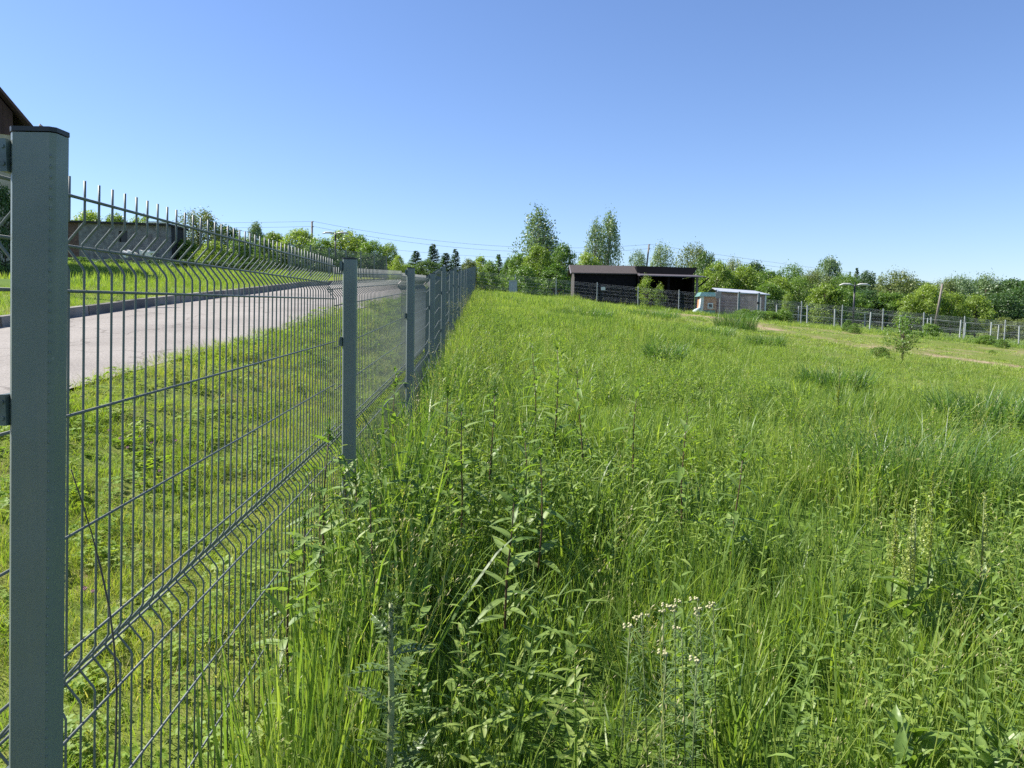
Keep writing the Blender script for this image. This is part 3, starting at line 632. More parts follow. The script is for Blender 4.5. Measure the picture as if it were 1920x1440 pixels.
def house():
    Y0 = 26.0; e = at_y(62, 252, Y0); r = at_y(0, 175, Y0)
    sl = (r.z-e.z)/(e.x-r.x); W = 7.5; xm = e.x-W/2
    s = empty('brick_house', (e.x, Y0, 0), R(36)); tag(s, 'tall house with brown boarded gable and steep roof beyond the lane', 'house')
    z0 = h(xm, Y0)-.3; wr = e.x-.55; wl = xm-(wr-xm); zw = e.z-.1; zr_ = e.z+sl*W/2; D = 9
    zm = at_y(5, 258, Y0).z
    xm -= e.x; wr -= e.x; wl -= e.x; Y0 = 0
    MB().box((xm, Y0+D/2, (z0+zm)/2), (wr-wl, D, zm-z0)).build('wall', M['render_wall'], s)
    g = MB(); zg = zr_-sl*.15
    g.add([(wl, Y0-.02, zm), (wr, Y0-.02, zm), (wr, Y0-.02, zr_-sl*(wr-xm)-.08), (xm, Y0-.02, zg), (wl, Y0-.02, zr_-sl*(wr-xm)-.08)]+[(wl, Y0+D, zm), (wr, Y0+D, zm), (wr, Y0+D, zr_-sl*(wr-xm)-.08), (xm, Y0+D, zg), (wl, Y0+D, zr_-sl*(wr-xm)-.08)], [(0, 1, 2, 3, 4), (9, 8, 7, 6, 5), (0, 5, 6, 1), (1, 6, 7, 2), (0, 4, 9, 5)])
    g.build('gable', M['brown'], s)
    for k in range(int((wr-wl)/.2)):
        x = wl+.1+k*.2; MB().box((x, Y0-.03, zm+(zr_-sl*abs(x-xm)-.25-zm)/2), (.03, .03, max(.1, zr_-sl*abs(x-xm)-.3-zm))).build('board_strip', M['brown'], s)
    for sg in (-1, 1):
        xe = xm+sg*W/2; t = .12
        ro = MB().add([(xm, Y0-.6, zr_), (xe, Y0-.6, e.z), (xe, Y0+D+.6, e.z), (xm, Y0+D+.6, zr_), (xm, Y0-.6, zr_+t), (xe, Y0-.6, e.z+t), (xe, Y0+D+.6, e.z+t), (xm, Y0+D+.6, zr_+t)], [(0, 1, 2, 3), (4, 7, 6, 5), (0, 4, 5, 1), (1, 5, 6, 2), (2, 6, 7, 3), (0, 3, 7, 4)]).build('roof', M['brown'], s)
    MB().tube([(wr+.06, Y0-.08, z0), (wr+.06, Y0-.08, zm)], .06, 7).build('downpipe', M['tar'], s)
    for wx in (wl+1.4, wr-1.6):
        w = MB().box((wx, Y0-.02, z0+2.2), (1.2, .06, 1.4)).build('window', M['white'], s); MB().box((wx, Y0-.055, z0+2.2), (1.0, .03, 1.2)).build('pane', M['glassdark'], w)
house()

# ------------------------------------------------------------------ lamps, poles, cables
def lamp(x, y, top, label, arm=.75):
    z0 = h(x, y); o = empty('street_lamp', (x, y, z0)); tag(o, label, 'street lamp'); T = top-z0
    MB().tube([(0, 0, -.2), (0, 0, T)], [.07, .06], 8).build('pole', M['blackmetal'], o, True)
    MB().tube([(0, 0, T), (0, 0, T+.18)], [.04, .015], 6).build('finial', M['blackmetal'], o)
    for sg in (-1, 1):
        a = MB().tube([(sg*.03, 0, T-.1), (sg*.2, 0, T-.03), (sg*arm, 0, T)], .03, 6).build('arm', M['blackmetal'], o, True)
        hd = MB()
        for kz, w, d in ((0, .30, .10), (.05, .24, .08)): pass
        hd.tube([(sg*.12, 0, T-.02), (sg*.35, 0, T+.03), (sg*.75, 0, T+.03), (sg*1.02, 0, T-.05)], [.03, .075, .075, .03], 8)
        hd.build('lamp_head', M['lampglass'], a, True)
p = at_y(1603, 534, 50.2); lamp(p.x, p.y, p.z, 'black double-armed street lamp behind the back fence on the right-hand slope')
p = at_y(629, 437, 60); lamp(p.x, p.y, p.z, 'black double-armed street lamp standing beyond the lane among green trees')
lamp(-12.2, 15.8, h(-12.2, 15.8)+4.9, 'black double-armed street lamp on the verge beside the lane')
def pole(x, y, top, lean, label, r=.13):
    z0 = h(x, y); o = empty('utility_pole', (x, y, z0)); tag(o, label, 'pole')
    MB().tube([(0, 0, -.3), (lean, 0, top-z0)], [r, r*.7], 8).build('shaft', M['polewood'], o, True)
    for k, dz in enumerate((.05, .55)):
        MB().tube([(lean, 0, top-z0-dz-.12), (lean+.12, 0, top-z0-dz), (lean+.12, 0, top-z0-dz+.1)], .035, 5).build('insulator', M['lampglass'], o)
    return Vector((x+lean+.12, y, top))
pa = at_y(585, 415, 78); tA = pole(pa.x-.05, 78, pa.z, .05, 'slim wooden utility pole rising above the trees past the lane')
pb = at_y(1217, 458, 92); tB = pole(pb.x-.6, 92, pb.z, .6, 'leaning wooden utility pole behind the dark shelter roof')
pc = at_y(1767, 532, 56); z0 = h(pc.x-1.5, 56)
pl = at_y(1757, 590, 56)
o = empty('leaning_pole', (pl.x, 56, pl.z-.5)); tag(o, 'bare pale wooden pole leaning among bright bushes', 'pole'); MB().tube([(-.1, 0, -.3), (pc.x-pl.x, 0, pc.z-pl.z+.5)], [.09, .07], 7).build('shaft', M['polewood'], o, True)
def cable(a, b, sag, label, grp):
    P = [a.lerp(b, k/16)-Vector((0, 0, sag*4*(k/16)*(1-k/16))) for k in range(17)]
    tag(MB().tube(P, .011, 4, False).build('power_cable', M['cable']), label, 'cable', grp)
Lz_ = Vector((at_y(-300, 395, 70).x, 70, at_y(-300, 395, 70).z)); C_ = at_y(2300, 560, 140)
for dz, s in ((0, 0), (-.5, .0)):
    v = Vector((0, 0, dz))
    cable(Lz_+v, tA+v, .5, 'thin dark overhead cable reaching the pole beyond the lane', 'cables left of the lane pole')
    cable(tA+v, tB+v, 1.3, 'thin dark overhead cable strung between the two utility poles', 'cables between the poles')
    cable(tB+v, C_+v, 1.6, 'thin dark overhead cable running from the leaning pole over the wood', 'cables over the wood')
a = at_y(700, 455, 85); b = at_y(1000, 484, 110); cable(at_y(400, 425, 70), b, .6, 'lowest thin overhead cable passing behind the spruces and tall tree', None)

# ------------------------------------------------------------------ trees
def leaf_cloud(C, n, sig, leaf, seed, up=.4, droop=0, aspect=.55):
    """n leaves round each clump centre C -> verts, quads, bc"""
    g = np.random.default_rng(seed); m = len(C)*n
    c = np.repeat(C, n, 0); off = g.normal(0, 1, (m, 3))*np.asarray(sig)
    p = c+off; p[:, 2] -= droop*np.abs(g.normal(0, 1, m))
    nrm = g.normal(0, 1, (m, 3)); ctr = C.mean(0); out = p-ctr; out /= np.linalg.norm(out, axis=1, keepdims=True)+1e-6
    nrm = nrm*.75+out*.55+np.array([0, 0, up]); nrm /= np.linalg.norm(nrm, axis=1, keepdims=True)
    t = g.normal(0, 1, (m, 3)); u = np.cross(nrm, t); u /= np.linalg.norm(u, axis=1, keepdims=True)+1e-6; v = np.cross(nrm, u)
    s = leaf*g.uniform(.6, 1.35, (m, 1))
    V = np.stack([p-u*s, p+v*s*aspect-u*s*.1, p+u*s, p-v*s*aspect-u*s*.1], 1).reshape(-1, 3)
    Fq = np.arange(m*4).reshape(-1, 4)
    bc = np.repeat(np.clip(np.repeat(g.uniform(0, 1, len(C)), n)*.45+g.uniform(0, 1, m)*.55, 0, 1), 4)
    return V, Fq, bc
def make_tree(kind, seed):
    """unit-height tree: (crown mesh, trunk mesh). kinds: round, bush, birch, spruce, sapling"""
    g = np.random.default_rng(seed); ph = g.uniform(0, 6.28, 6)
    if kind == 'spruce':
        C = []; tr = MB().tube([(0, 0, 0), (0, 0, .97)], [.018, .003], 6); Vs, Fs, bs = [], [], []
        z = .06; o = 0
        while z < .985:
            rr = .25*(1-z)**.85+.014; nb = int(7+12*(1-z))
            for k in range(nb):
                a = g.uniform(0, 6.28); l = rr*g.uniform(.7, 1.12); d = np.array([math.cos(a), math.sin(a), -.12+.5*z]); side = np.array([-math.sin(a), math.cos(a), 0])
                ns = 7
                for q in range(ns):
                    f = (q+.6)/ns; p = np.array([0, 0, z])+d*l*f
                    wd = (.036*(1-f*.75))*(.25+1.0*(1-z)**.8)
                    for sg in (-1, 1):
                        tip = p+side*sg*wd+d*.02+np.array([0, 0, -.012+g.normal(0, .006)])
                        Vs += [p-d*.013, p+d*.013, tip+d*.006, tip-d*.004]; bs += [g.uniform(0, .6)+.4*f]*4
            z += .02+.018*(1-z)
        V = np.array(Vs); Fq = np.arange(len(V)).reshape(-1, 4); bc = np.array(bs)
    else:
        par = dict(round=(.16, 1.0, .36, 180, 50, .044, .019, 0), bush=(.02, 1.0, .5, 150, 40, .055, .026, 0), birch=(.08, 1.0, .27, 190, 38, .034, .0135, .03), willow=(.05, 1.0, .42, 220, 58, .040, .0155, .02), sapling=(.26, 1.0, .34, 50, 32, .052, .021, 0))[kind]
        z0, z1, rx, nc, nl, sg, lf, dr = par
        u = g.uniform(0, 1, nc*3); zz = z0+(z1-z0)*u
        if kind == 'birch': prof = np.sin(np.pi*np.clip(u*.96+.02, 0, 1)**.8)**.55*(1.05-.35*u)
        elif kind == 'bush': prof = np.sqrt(np.clip(1-(u*1.02-.12)**2/.82, 0, 1))
        elif kind == 'sapling': prof = np.sin(np.pi*u**.8)**.8*.9
        else: prof = np.sqrt(np.clip(1-((u-.42)/.6)**2, 0, 1))
        a = g.uniform(0, 6.28, nc*3)
        lob = 1+.2*np.sin(3*a+ph[0]+u*4)+.16*np.sin(5*a+ph[1]-u*7)+.14*np.sin(2*a+ph[2]+u*11)
        rr = rx*prof*lob*g.uniform(.25, 1, nc*3)**.45
        C = np.stack([np.cos(a)*rr, np.sin(a)*rr, zz+g.normal(0, .02, nc*3)], 1)
        # keep clumps apart a little so gaps stay open
        keep = []
        for i in range(len(C)):
            if len(keep) >= nc: break
            if all(np.sum((C[i]-C[j])**2) > (sg*.75)**2 for j in keep[-90:]): keep.append(i)
        C = C[keep]
        V, Fq, bc = leaf_cloud(C, nl, (sg, sg, sg*(1.5 if dr else .8)), lf, seed+1, .35, dr)
        tr = MB(); tr.tube([(0, 0, -.02), (.008, .004, .3), (-.006, .01, .6), (0, 0, .88)], [.022, .016, .01, .003], 7)
        for i in g.choice(len(C), min(len(C), 40), replace=False):
            c = C[i]; zb = max(.05, c[2]*.62); tr.tube([(0, 0, zb), (c[0]*.5, c[1]*.5, zb+(c[2]-zb)*.45), tuple(c)], [.0075, .0045, .0015], 4, False)
    cm = np_mesh('crown', V, Fq, LEAF['mid'], {'bc': bc}); tm = tr.mesh('trunk', M['bark'], True)
    return cm, tm
TREES = {k: [make_tree(k, 11*n+s) for n in range(c)] for k, c, s in (('round', 4, 100), ('bush', 4, 200), ('birch', 2, 300), ('willow', 2, 350), ('spruce', 2, 400), ('sapling', 2, 500))}
def tree(kind, var, x, y, ht, width, leaf, name, label, cat, group=None, z=None, bark='bark', sink=.05):
    cm, tm = TREES[kind][var % len(TREES[kind])]
    z0 = h(x, y) if z is None else z
    o = empty(name, (x, y, z0-sink), random.uniform(0, 6.28)); tag(o, label, cat, group)
    base = dict(round=.72, bush=1.0, birch=.54, willow=.84, spruce=.44, sapling=.68)[kind]
    sx = width/base
    for nm, me, mt in (('crown', cm, LEAF[leaf]), ('trunk', tm, M[bark])):
        c = obj(nm, me, o, scl=(sx, sx, ht)); c.material_slots[0].link = 'OBJECT'; c.material_slots[0].material = mt
    return o
def ptree(kind, px, top, wpx, Y, leaf, name, label, cat='tree', group=None, **k):
    t = at_y(px, top, Y); z0 = h(t.x, Y)
    return tree(kind, random.randint(0, 9), t.x, Y, (t.z-z0)*1.02, wpx/F*Y, leaf, name, label, cat, group, **k)
A = ptree
GL = 'leafy trees along the far side of the lane'; lL = 'leafy mid-green tree in the row beyond the lane'
# beyond the derelict building and the lane, left part
for px, top, w, Y in [(165, 402, 60, 72), (215, 408, 50, 74), (265, 412, 45, 72)]: A('round', px, top, w, Y, 'bright', 'leafy_tree', 'pale green treetop showing above the derelict building roof', group='treetops behind the derelict building')
A('willow', 372, 401, 100, 62, 'olive', 'leafy_tree', 'large olive green tree beside the derelict building end wall')
A('round', 425, 428, 60, 66, 'dark', 'leafy_tree', 'dark green tree next to the large olive tree beyond the lane')
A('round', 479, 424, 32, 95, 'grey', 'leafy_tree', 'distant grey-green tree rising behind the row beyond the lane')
for px, top, w, Y, lf in [(345, 452, 60, 58, 'mid'), (400, 455, 60, 55, 'bright'), (450, 446, 60, 60, 'mid'), (495, 452, 50, 62, 'mid')]: A('bush', px, top, w, Y, lf, 'leafy_shrub', 'broad leafy shrub in the hedge beyond the lane', 'shrub', 'shrubs in the hedge beyond the lane')
for px, top, w, Y, lf in [(515, 440, 48, 68, 'bright'), (560, 435, 66, 66, 'bright'), (600, 450, 60, 64, 'mid'), (648, 437, 62, 66, 'bright'), (676, 444, 44, 69, 'mid'), (697, 455, 56, 62, 'mid')]: A('round', px, top, w, Y, lf, 'leafy_tree', 'bright yellow-green tree in the row beyond the lane' if lf == 'bright' else lL, group=GL)
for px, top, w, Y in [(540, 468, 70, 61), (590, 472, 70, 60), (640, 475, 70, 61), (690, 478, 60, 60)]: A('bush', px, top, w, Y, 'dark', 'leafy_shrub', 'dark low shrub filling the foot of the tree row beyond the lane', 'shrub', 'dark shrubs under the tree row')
A('round', 730, 460, 34, 64, 'bright', 'leafy_tree', 'slender pale green tree left of the dark spruces')
A('bush', 746, 482, 34, 53, 'bright', 'leafy_shrub', 'bright yellow-green bush at the end of the lane', 'shrub')
for px, top, w, Y in [(780, 470, 40, 60), (812, 457, 38, 62), (836, 474, 44, 61), (854, 467, 32, 64)]: A('spruce', px, top, w*1.15, Y, 'needle', 'spruce_tree', 'dark spruce in the small row past the lane', group='spruces past the lane')
A('bush', 800, 490, 60, 58, 'dark', 'leafy_shrub', 'dark shrub at the foot of the spruces', 'shrub')
A('bush', 765, 497, 40, 57, 'mid', 'leafy_shrub', 'mid-green shrub between the bright bush and the spruces', 'shrub')
A('round', 880, 489, 34, 66, 'olive', 'leafy_tree', 'small olive tree beside the spruces above the fence end')
A('spruce', 935, 477, 36, 72, 'mid', 'spruce_tree', 'pale green young conifer among bright bushes beyond the back fence')
for px, top, w, Y, lf in [(900, 487, 50, 70, 'bright'), (918, 494, 40, 66, 'mid'), (955, 490, 40, 68, 'mid'), (972, 482, 50, 66, 'mid')]: A('bush', px, top, w, Y, lf, 'leafy_shrub', 'leafy green shrub beyond the corner of the back fence', 'shrub', 'shrubs beyond the fence corner')
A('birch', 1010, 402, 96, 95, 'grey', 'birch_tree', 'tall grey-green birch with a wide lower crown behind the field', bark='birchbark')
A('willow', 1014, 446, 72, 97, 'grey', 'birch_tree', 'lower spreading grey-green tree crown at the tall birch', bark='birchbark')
A('birch', 1117, 422, 52, 92, 'grey', 'birch_tree', 'shorter slim birch stem of the pair behind the dark shed', bark='birchbark')
A('birch', 1144, 408, 56, 93, 'grey', 'birch_tree', 'taller slim birch of the pair behind the dark shed', bark='birchbark')
A('round', 1010, 466, 52, 64, 'bright', 'leafy_tree', 'bright yellow-green tree in front of the tall birch')
A('round', 1054, 462, 54, 66, 'mid', 'leafy_tree', 'fresh green tree next to the left end of the dark shed')
A('bush', 1040, 500, 70, 62, 'mid', 'leafy_shrub', 'low green shrub just left of the dark shed', 'shrub')
A('bush', 985, 503, 60, 60, 'mid', 'leafy_shrub', 'low green shrub behind the grey cabinet', 'shrub')
A('round', 1100, 480, 50, 74, 'bright', 'leafy_tree', 'bright treetop above the dark shed roof at the birches')
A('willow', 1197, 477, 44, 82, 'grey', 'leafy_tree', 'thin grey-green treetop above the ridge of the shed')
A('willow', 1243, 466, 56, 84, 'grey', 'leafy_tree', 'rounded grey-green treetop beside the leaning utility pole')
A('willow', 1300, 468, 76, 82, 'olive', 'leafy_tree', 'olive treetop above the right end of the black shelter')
A('round', 1326, 478, 50, 76, 'dark', 'leafy_tree', 'dark green tree behind the right end of the black shelter')
A('round', 1345, 497, 62, 61, 'bright', 'leafy_tree', 'bright yellow-green tree right beside the black shelter')
A('round', 1398, 501, 62, 62, 'bright', 'leafy_tree', 'bright leafy tree behind the white-roofed hut')
A('bush', 1370, 515, 60, 63, 'mid', 'leafy_shrub', 'mid-green shrub between the two bright trees at the hut', 'shrub')
A('willow', 1378, 492, 48, 76, 'olive', 'leafy_tree', 'olive treetop rising behind the bright trees at the hut')
A('round', 1415, 498, 46, 74, 'dark', 'leafy_tree', 'dark tree behind the white-roofed hut end')
for px, top, w, Y, lf in [(1440, 512, 50, 70, 'mid'), (1462, 522, 50, 64, 'bright'), (1486, 503, 60, 78, 'mid'), (1500, 525, 60, 64, 'mid'), (1525, 515, 66, 74, 'olive'), (1555, 491, 44, 92, 'grey'), (1548, 534, 50, 60, 'bright'), (1585, 520, 60, 72, 'mid'), (1578, 545, 50, 60, 'mid'), (1440, 535, 50, 60, 'mid')]:
    A('round' if w < 60 else 'willow', px, top, w*1.1, Y, lf, 'leafy_tree', {'mid': 'mid-green', 'bright': 'fresh yellow-green', 'olive': 'dull olive', 'grey': 'grey-green'}[lf]+' tree in the copse right of the white-roofed hut', group='copse right of the hut')
A('spruce', 1607, 503, 26, 105, 'needle', 'spruce_tree', 'single pointed dark spruce above the wood near the street lamp')
A('spruce', 1594, 510, 14, 110, 'needle', 'spruce_tree', 'thin bare spruce tip left of the pointed spruce')
A('round', 1628, 513, 46, 82, 'dark', 'leafy_tree', 'dark round tree behind the right-hand street lamp')
A('willow', 1682, 515, 92, 76, 'olive', 'leafy_tree', 'large spreading olive tree in the wood right of the street lamp')
for px, top, w, Y in [(1712, 554, 50, 62), (1743, 535, 52, 62), (1786, 553, 50, 62), (1832, 555, 56, 63)]: A('round', px, top, w, Y, 'bright', 'leafy_tree', 'bright lime-green young tree at the edge of the dark wood', group='lime-green trees at the wood edge')
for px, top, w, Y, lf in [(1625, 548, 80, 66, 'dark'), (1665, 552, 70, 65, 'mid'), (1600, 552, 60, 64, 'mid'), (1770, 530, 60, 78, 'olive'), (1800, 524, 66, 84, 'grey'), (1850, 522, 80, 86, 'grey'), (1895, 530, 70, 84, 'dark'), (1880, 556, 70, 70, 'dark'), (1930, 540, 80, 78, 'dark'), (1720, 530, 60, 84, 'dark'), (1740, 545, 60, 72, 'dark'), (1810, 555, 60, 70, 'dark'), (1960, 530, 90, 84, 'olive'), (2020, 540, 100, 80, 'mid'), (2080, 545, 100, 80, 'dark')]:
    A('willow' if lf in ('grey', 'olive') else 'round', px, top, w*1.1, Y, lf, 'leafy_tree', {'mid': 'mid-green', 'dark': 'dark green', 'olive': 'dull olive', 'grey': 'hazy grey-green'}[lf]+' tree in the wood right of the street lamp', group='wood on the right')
for px, top, w, Y in [(1880, 598, 70, 66), (1920, 600, 60, 65), (1960, 604, 70, 66)]: A('bush', px, top, w, Y, 'olive', 'leafy_shrub', 'low olive shrub at the foot of the right-hand wood', 'shrub', 'low shrubs at the wood foot')
A('round', 1478, 553, 20, 48.8, 'bright', 'young_tree', 'small yellow-green young tree staked by the back fence')
A('sapling', 1212, 518, 34, 48.4, 'bright', 'young_tree', 'thin yellow-leaved young tree in front of the black shelter')
A('sapling', 1236, 533, 26, 48.2, 'bright', 'young_tree', 'shorter yellow-leaved sapling right of the thin young tree')
A('sapling', 1697, 590, 66, 20.6, 'mid', 'young_tree', 'lone leafy sapling standing in the field by the dirt track')
A('bush', 1650, 648, 40, 21.2, 'mid', 'leafy_shrub', 'small bush just left of the lone field sapling', 'shrub')
# dark hedge mass behind the lane verge on the left
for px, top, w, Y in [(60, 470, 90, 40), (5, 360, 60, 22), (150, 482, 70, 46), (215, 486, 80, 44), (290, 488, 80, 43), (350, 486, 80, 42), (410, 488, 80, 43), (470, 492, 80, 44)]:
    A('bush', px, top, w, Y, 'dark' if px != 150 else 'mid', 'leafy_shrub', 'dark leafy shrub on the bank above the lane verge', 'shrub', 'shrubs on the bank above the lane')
for px, top, w, Y in [(1380, 590, 40, 43), (1420, 581, 40, 45.8), (1445, 583, 50, 45.8), (1470, 580, 36, 46), (1395, 580, 46, 46), (1590, 600, 20, 40), (1602, 606, 22, 38), (1745, 607, 40, 46), (1850, 628, 40, 40), (1880, 636, 26, 38), (1860, 655, 14, 32)]:
    A('bush', px, top, w, Y, 'mid', 'leafy_shrub', 'low weedy bush growing in the field before the back fence', 'shrub', 'weedy bushes before the back fence')

# ------------------------------------------------------------------ instanced ground cover (uncountable)
LIB = {}
def blades(g, n, rad, h0, h1, w0, w1, lean, curl, nseg=3, base_r=None):
    Vs, Fs, bs = [], [], []; o = 0
    for k in range(n):
        a = g.uniform(0, 6.283); r = rad*math.sqrt(g.uniform()); x, y = r*math.cos(a), r*math.sin(a)
        d = a+g.normal(0, .9); hh = g.uniform(h0, h1); wd = g.uniform(w0, w1); ln = abs(g.normal(lean, lean*.6)); cu = abs(g.normal(curl, curl*.6)); b = g.uniform()
        tw = d+g.uniform(-1.2, 1.2)+1.57; sx, sy = math.cos(tw), math.sin(tw)
        for s in range(nseg+1):
            f = s/nseg; off = hh*(ln*f+cu*f*f*f); z = hh*(f-.35*cu*f*f*f)
            px, py = x+math.cos(d)*off, y+math.sin(d)*off
            ww = wd*(1-f**2.2)*.5*(.65+.35*min(1, f*3))
            if s < nseg: Vs += [(px-sx*ww, py-sy*ww, z), (px+sx*ww, py+sy*ww, z)]; bs += [b, b]
            else: Vs.append((px, py, z)); bs.append(b)
        for s in range(nseg-1): q = o+2*s; Fs.append((q, q+1, q+3, q+2))
        q = o+2*(nseg-1); Fs.append((q, q+1, q+2)); o += 2*nseg+1
    return Vs, Fs, bs
def lib_obj(col, name, Vs, Fs, bs, mt):
    m = bpy.data.meshes.new(name); m.from_pydata([tuple(v) for v in Vs], [], [tuple(f) for f in Fs]); m.update()
    a = m.attributes.new('bc', 'FLOAT', 'POINT'); a.data.foreach_set('value', np.array(bs, dtype=np.float32)); m.materials.append(mt)
    m.polygons.foreach_set('use_smooth', [True]*len(m.polygons))
    o = bpy.data.objects.new(name, m); col.objects.link(o)
def leaf_strip(Vs, Fs, bs, p, d, up, L, W, bend, b, nseg=4):
    """lanceolate leaf: folded along its midrib, from p along d, bending down"""
    o = len(Vs); p = Vector(p); d = Vector(d).normalized(); side = d.cross(Vector(up)).normalized(); n = side.cross(d)
    for s in range(nseg+1):
        f = s/nseg; c = p+d*L*f-Vector((0, 0, 1))*bend*L*f*f; wd = W*math.sin(math.pi*min(.98, .06+.94*f)**.75)*.5
        Vs += [tuple(c-side*wd+n*wd*.35), tuple(c), tuple(c+side*wd+n*wd*.35)]; bs += [b]*3
        if s: q = o+3*(s-1); Fs += [(q, q+1, q+4, q+3), (q+1, q+2, q+5, q+4)]
def herb(g, ht, nleaf, L, W):
    mb = MB(); lean = g.normal(0, .12, 2); top = (lean[0]*ht, lean[1]*ht, ht)
    mb.tube([(0, 0, 0), (lean[0]*ht*.4, lean[1]*ht*.4, ht*.5), top], [.0035, .0028, .0012], 4, False)
    Vs, Fs, bs = list(mb.v), list(mb.f), [.2]*len(mb.v); a = g.uniform(0, 6.28)
    for k in range(nleaf):
        f = .12+.86*k/nleaf; a += 2.4+g.normal(0, .3); el = g.uniform(.15, .9); sc_ = (1-.55*f)*g.uniform(.75, 1.2)
        leaf_strip(Vs, Fs, bs, (lean[0]*ht*f, lean[1]*ht*f, ht*f), (math.cos(a)*math.cos(el), math.sin(a)*math.cos(el), math.sin(el)), (0, 0, 1), L*sc_, W*sc_, g.uniform(.1, .5), g.uniform(), 3)
    return Vs, Fs, bs
def panicle(g, ht):
    """flowering grass: thin culm with a loose drooping brown head"""
    mb = MB(); d = g.uniform(0, 6.28); ln = g.uniform(.1, .3)
    P = [(math.cos(d)*ln*ht*f*f, math.sin(d)*ln*ht*f*f, ht*f) for f in (0, .35, .7, 1)]
    mb.tube(P, [.0016, .0014, .0011, .0008], 3, False); Vs, Fs, bs = list(mb.v), list(mb.f), [.55]*len(mb.v)
    for k in range(26):
        f = .74+.26*g.uniform(); o = len(Vs); c = Vector((math.cos(d)*ln*ht*f*f, math.sin(d)*ln*ht*f*f, ht*f)); a = g.uniform(0, 6.28); r = .045*(1.15-f)*4*g.uniform(.3, 1)
        e = c+Vector((math.cos(a)*r, math.sin(a)*r, g.uniform(-.01, .025))); s = Vector((-math.sin(a), math.cos(a), .3))*.0014; u = Vector((math.cos(a)*.005, math.sin(a)*.005, .005))
        Vs += [tuple(e-u), tuple(e+s), tuple(e+u), tuple(e-s)]; Fs.append((o, o+1, o+2, o+3)); bs += [1.0]*4
        o = len(Vs); s = s*.2; Vs += [tuple(c-s), tuple(c+s), tuple(e)]; Fs.append((o, o+1, o+2)); bs += [.9]*3
    return Vs, Fs, bs
def mkcol(name):
    return bpy.data.collections.new(name)       # never linked to the scene: only a source of tufts
g = np.random.default_rng(21)
cg = mkcol('grass_tufts')
for k in range(6): lib_obj(cg, f'a{k}', *blades(g, 34, .12, .20, .46, .0045, .0105, .09, .09, 3), M['grass'])
for k in range(3): lib_obj(cg, f'b{k}', *blades(g, 44, .12, .20, .44, .003, .006, .08, .08, 3), M['grass'])
for k in range(3): lib_obj(cg, f'c{k}', *blades(g, 18, .09, .30, .56, .009, .016, .16, .3, 4), M['grass'])
ch = mkcol('herbs')
for k in range(7): lib_obj(ch, f'a{k}', *herb(g, g.uniform(.38, .6), int(g.integers(14, 22)), .10, .022), M['herb'])
for k in range(2): lib_obj(ch, f'b{k}', *herb(g, g.uniform(.25, .4), 12, .085, .04), M['herb'])
cp = mkcol('panicles')
for k in range(6): lib_obj(cp, f'a{k}', *panicle(g, g.uniform(.55, .85)), M['grass'])
cf = mkcol('far_tufts')
for k in range(5): lib_obj(cf, f'a{k}', *blades(g, 70, .28, .11, .32, .010, .020, .10, .08, 2), M['grass'])
cm_ = mkcol('mown_tufts')
for k in range(5): lib_obj(cm_, f'a{k}', *blades(g, 75, .13, .025, .085, .002, .0042, .3, .35, 2), M['mown'])
def clover(g):
    Vs, Fs, bs = [], [], []
    for k in range(16):
        a = g.uniform(0, 6.28); r = .09*math.sqrt(g.uniform()); x, y, z = r*math.cos(a), r*math.sin(a), g.uniform(.02, .075); b = g.uniform(0, .5); ph = g.uniform(0, 6.28)
        for t in range(3):
            q = ph+t*2.094; leaf_strip(Vs, Fs, bs, (x, y, z), (math.cos(q), math.sin(q), g.uniform(-.1, .35)), (0, 0, 1), .022, .02, .1, b, 2)
    return Vs, Fs, bs
for k in range(3): lib_obj(cm_, f'b{k}', *clover(g), M['mown'])

def scatter(name, label, cat, col, P, scl, idx, tint, tilt=.12):
    n = len(P); gg = np.random.default_rng(len(P)); m = bpy.data.meshes.new(name); m.vertices.add(n); m.vertices.foreach_set('co', P.astype(np.float32).ravel())
    rot = np.stack([gg.normal(0, tilt, n), gg.normal(0, tilt, n), gg.uniform(0, 6.283, n)], 1)
    for nm, ty, key, arr in (('rot', 'FLOAT_VECTOR', 'vector', rot), ('scl', 'FLOAT_VECTOR', 'vector', scl), ('idx', 'INT', 'value', idx.astype(np.int32)), ('tint', 'FLOAT', 'value', tint)):
        a = m.attributes.new(nm, ty, 'POINT'); a.data.foreach_set(key, np.ascontiguousarray(arr).astype(np.int32 if ty == 'INT' else np.float32).ravel())
    o = obj(name, m); tag(o, label, cat, kind='stuff')
    ng = bpy.data.node_groups.new(name, 'GeometryNodeTree'); ng.interface.new_socket('Geometry', in_out='INPUT', socket_type='NodeSocketGeometry'); ng.interface.new_socket('Geometry', in_out='OUTPUT', socket_type='NodeSocketGeometry')
    gi = ng.nodes.new('NodeGroupInput'); go = ng.nodes.new('NodeGroupOutput'); ip = ng.nodes.new('GeometryNodeInstanceOnPoints'); ci = ng.nodes.new('GeometryNodeCollectionInfo')
    ci.inputs['Collection'].default_value = col; ci.inputs['Separate Children'].default_value = True; ci.inputs['Reset Children'].default_value = True
    def at(nm, ty):
        q = ng.nodes.new('GeometryNodeInputNamedAttribute'); q.data_type = ty; q.inputs['Name'].default_value = nm; return [s for s in q.outputs if s.enabled][0]
    Lk = ng.links.new; Lk(gi.outputs[0], ip.inputs['Points']); Lk(ci.outputs[0], ip.inputs['Instance']); ip.inputs['Pick Instance'].default_value = True
    Lk(at('idx', 'INT'), ip.inputs['Instance Index']); Lk(at('rot', 'FLOAT_VECTOR'), ip.inputs['Rotation']); Lk(at('scl', 'FLOAT_VECTOR'), ip.inputs['Scale']); Lk(ip.outputs[0], go.inputs[0])
    md = o.modifiers.new('scatter', 'NODES'); md.node_group = ng
    return o
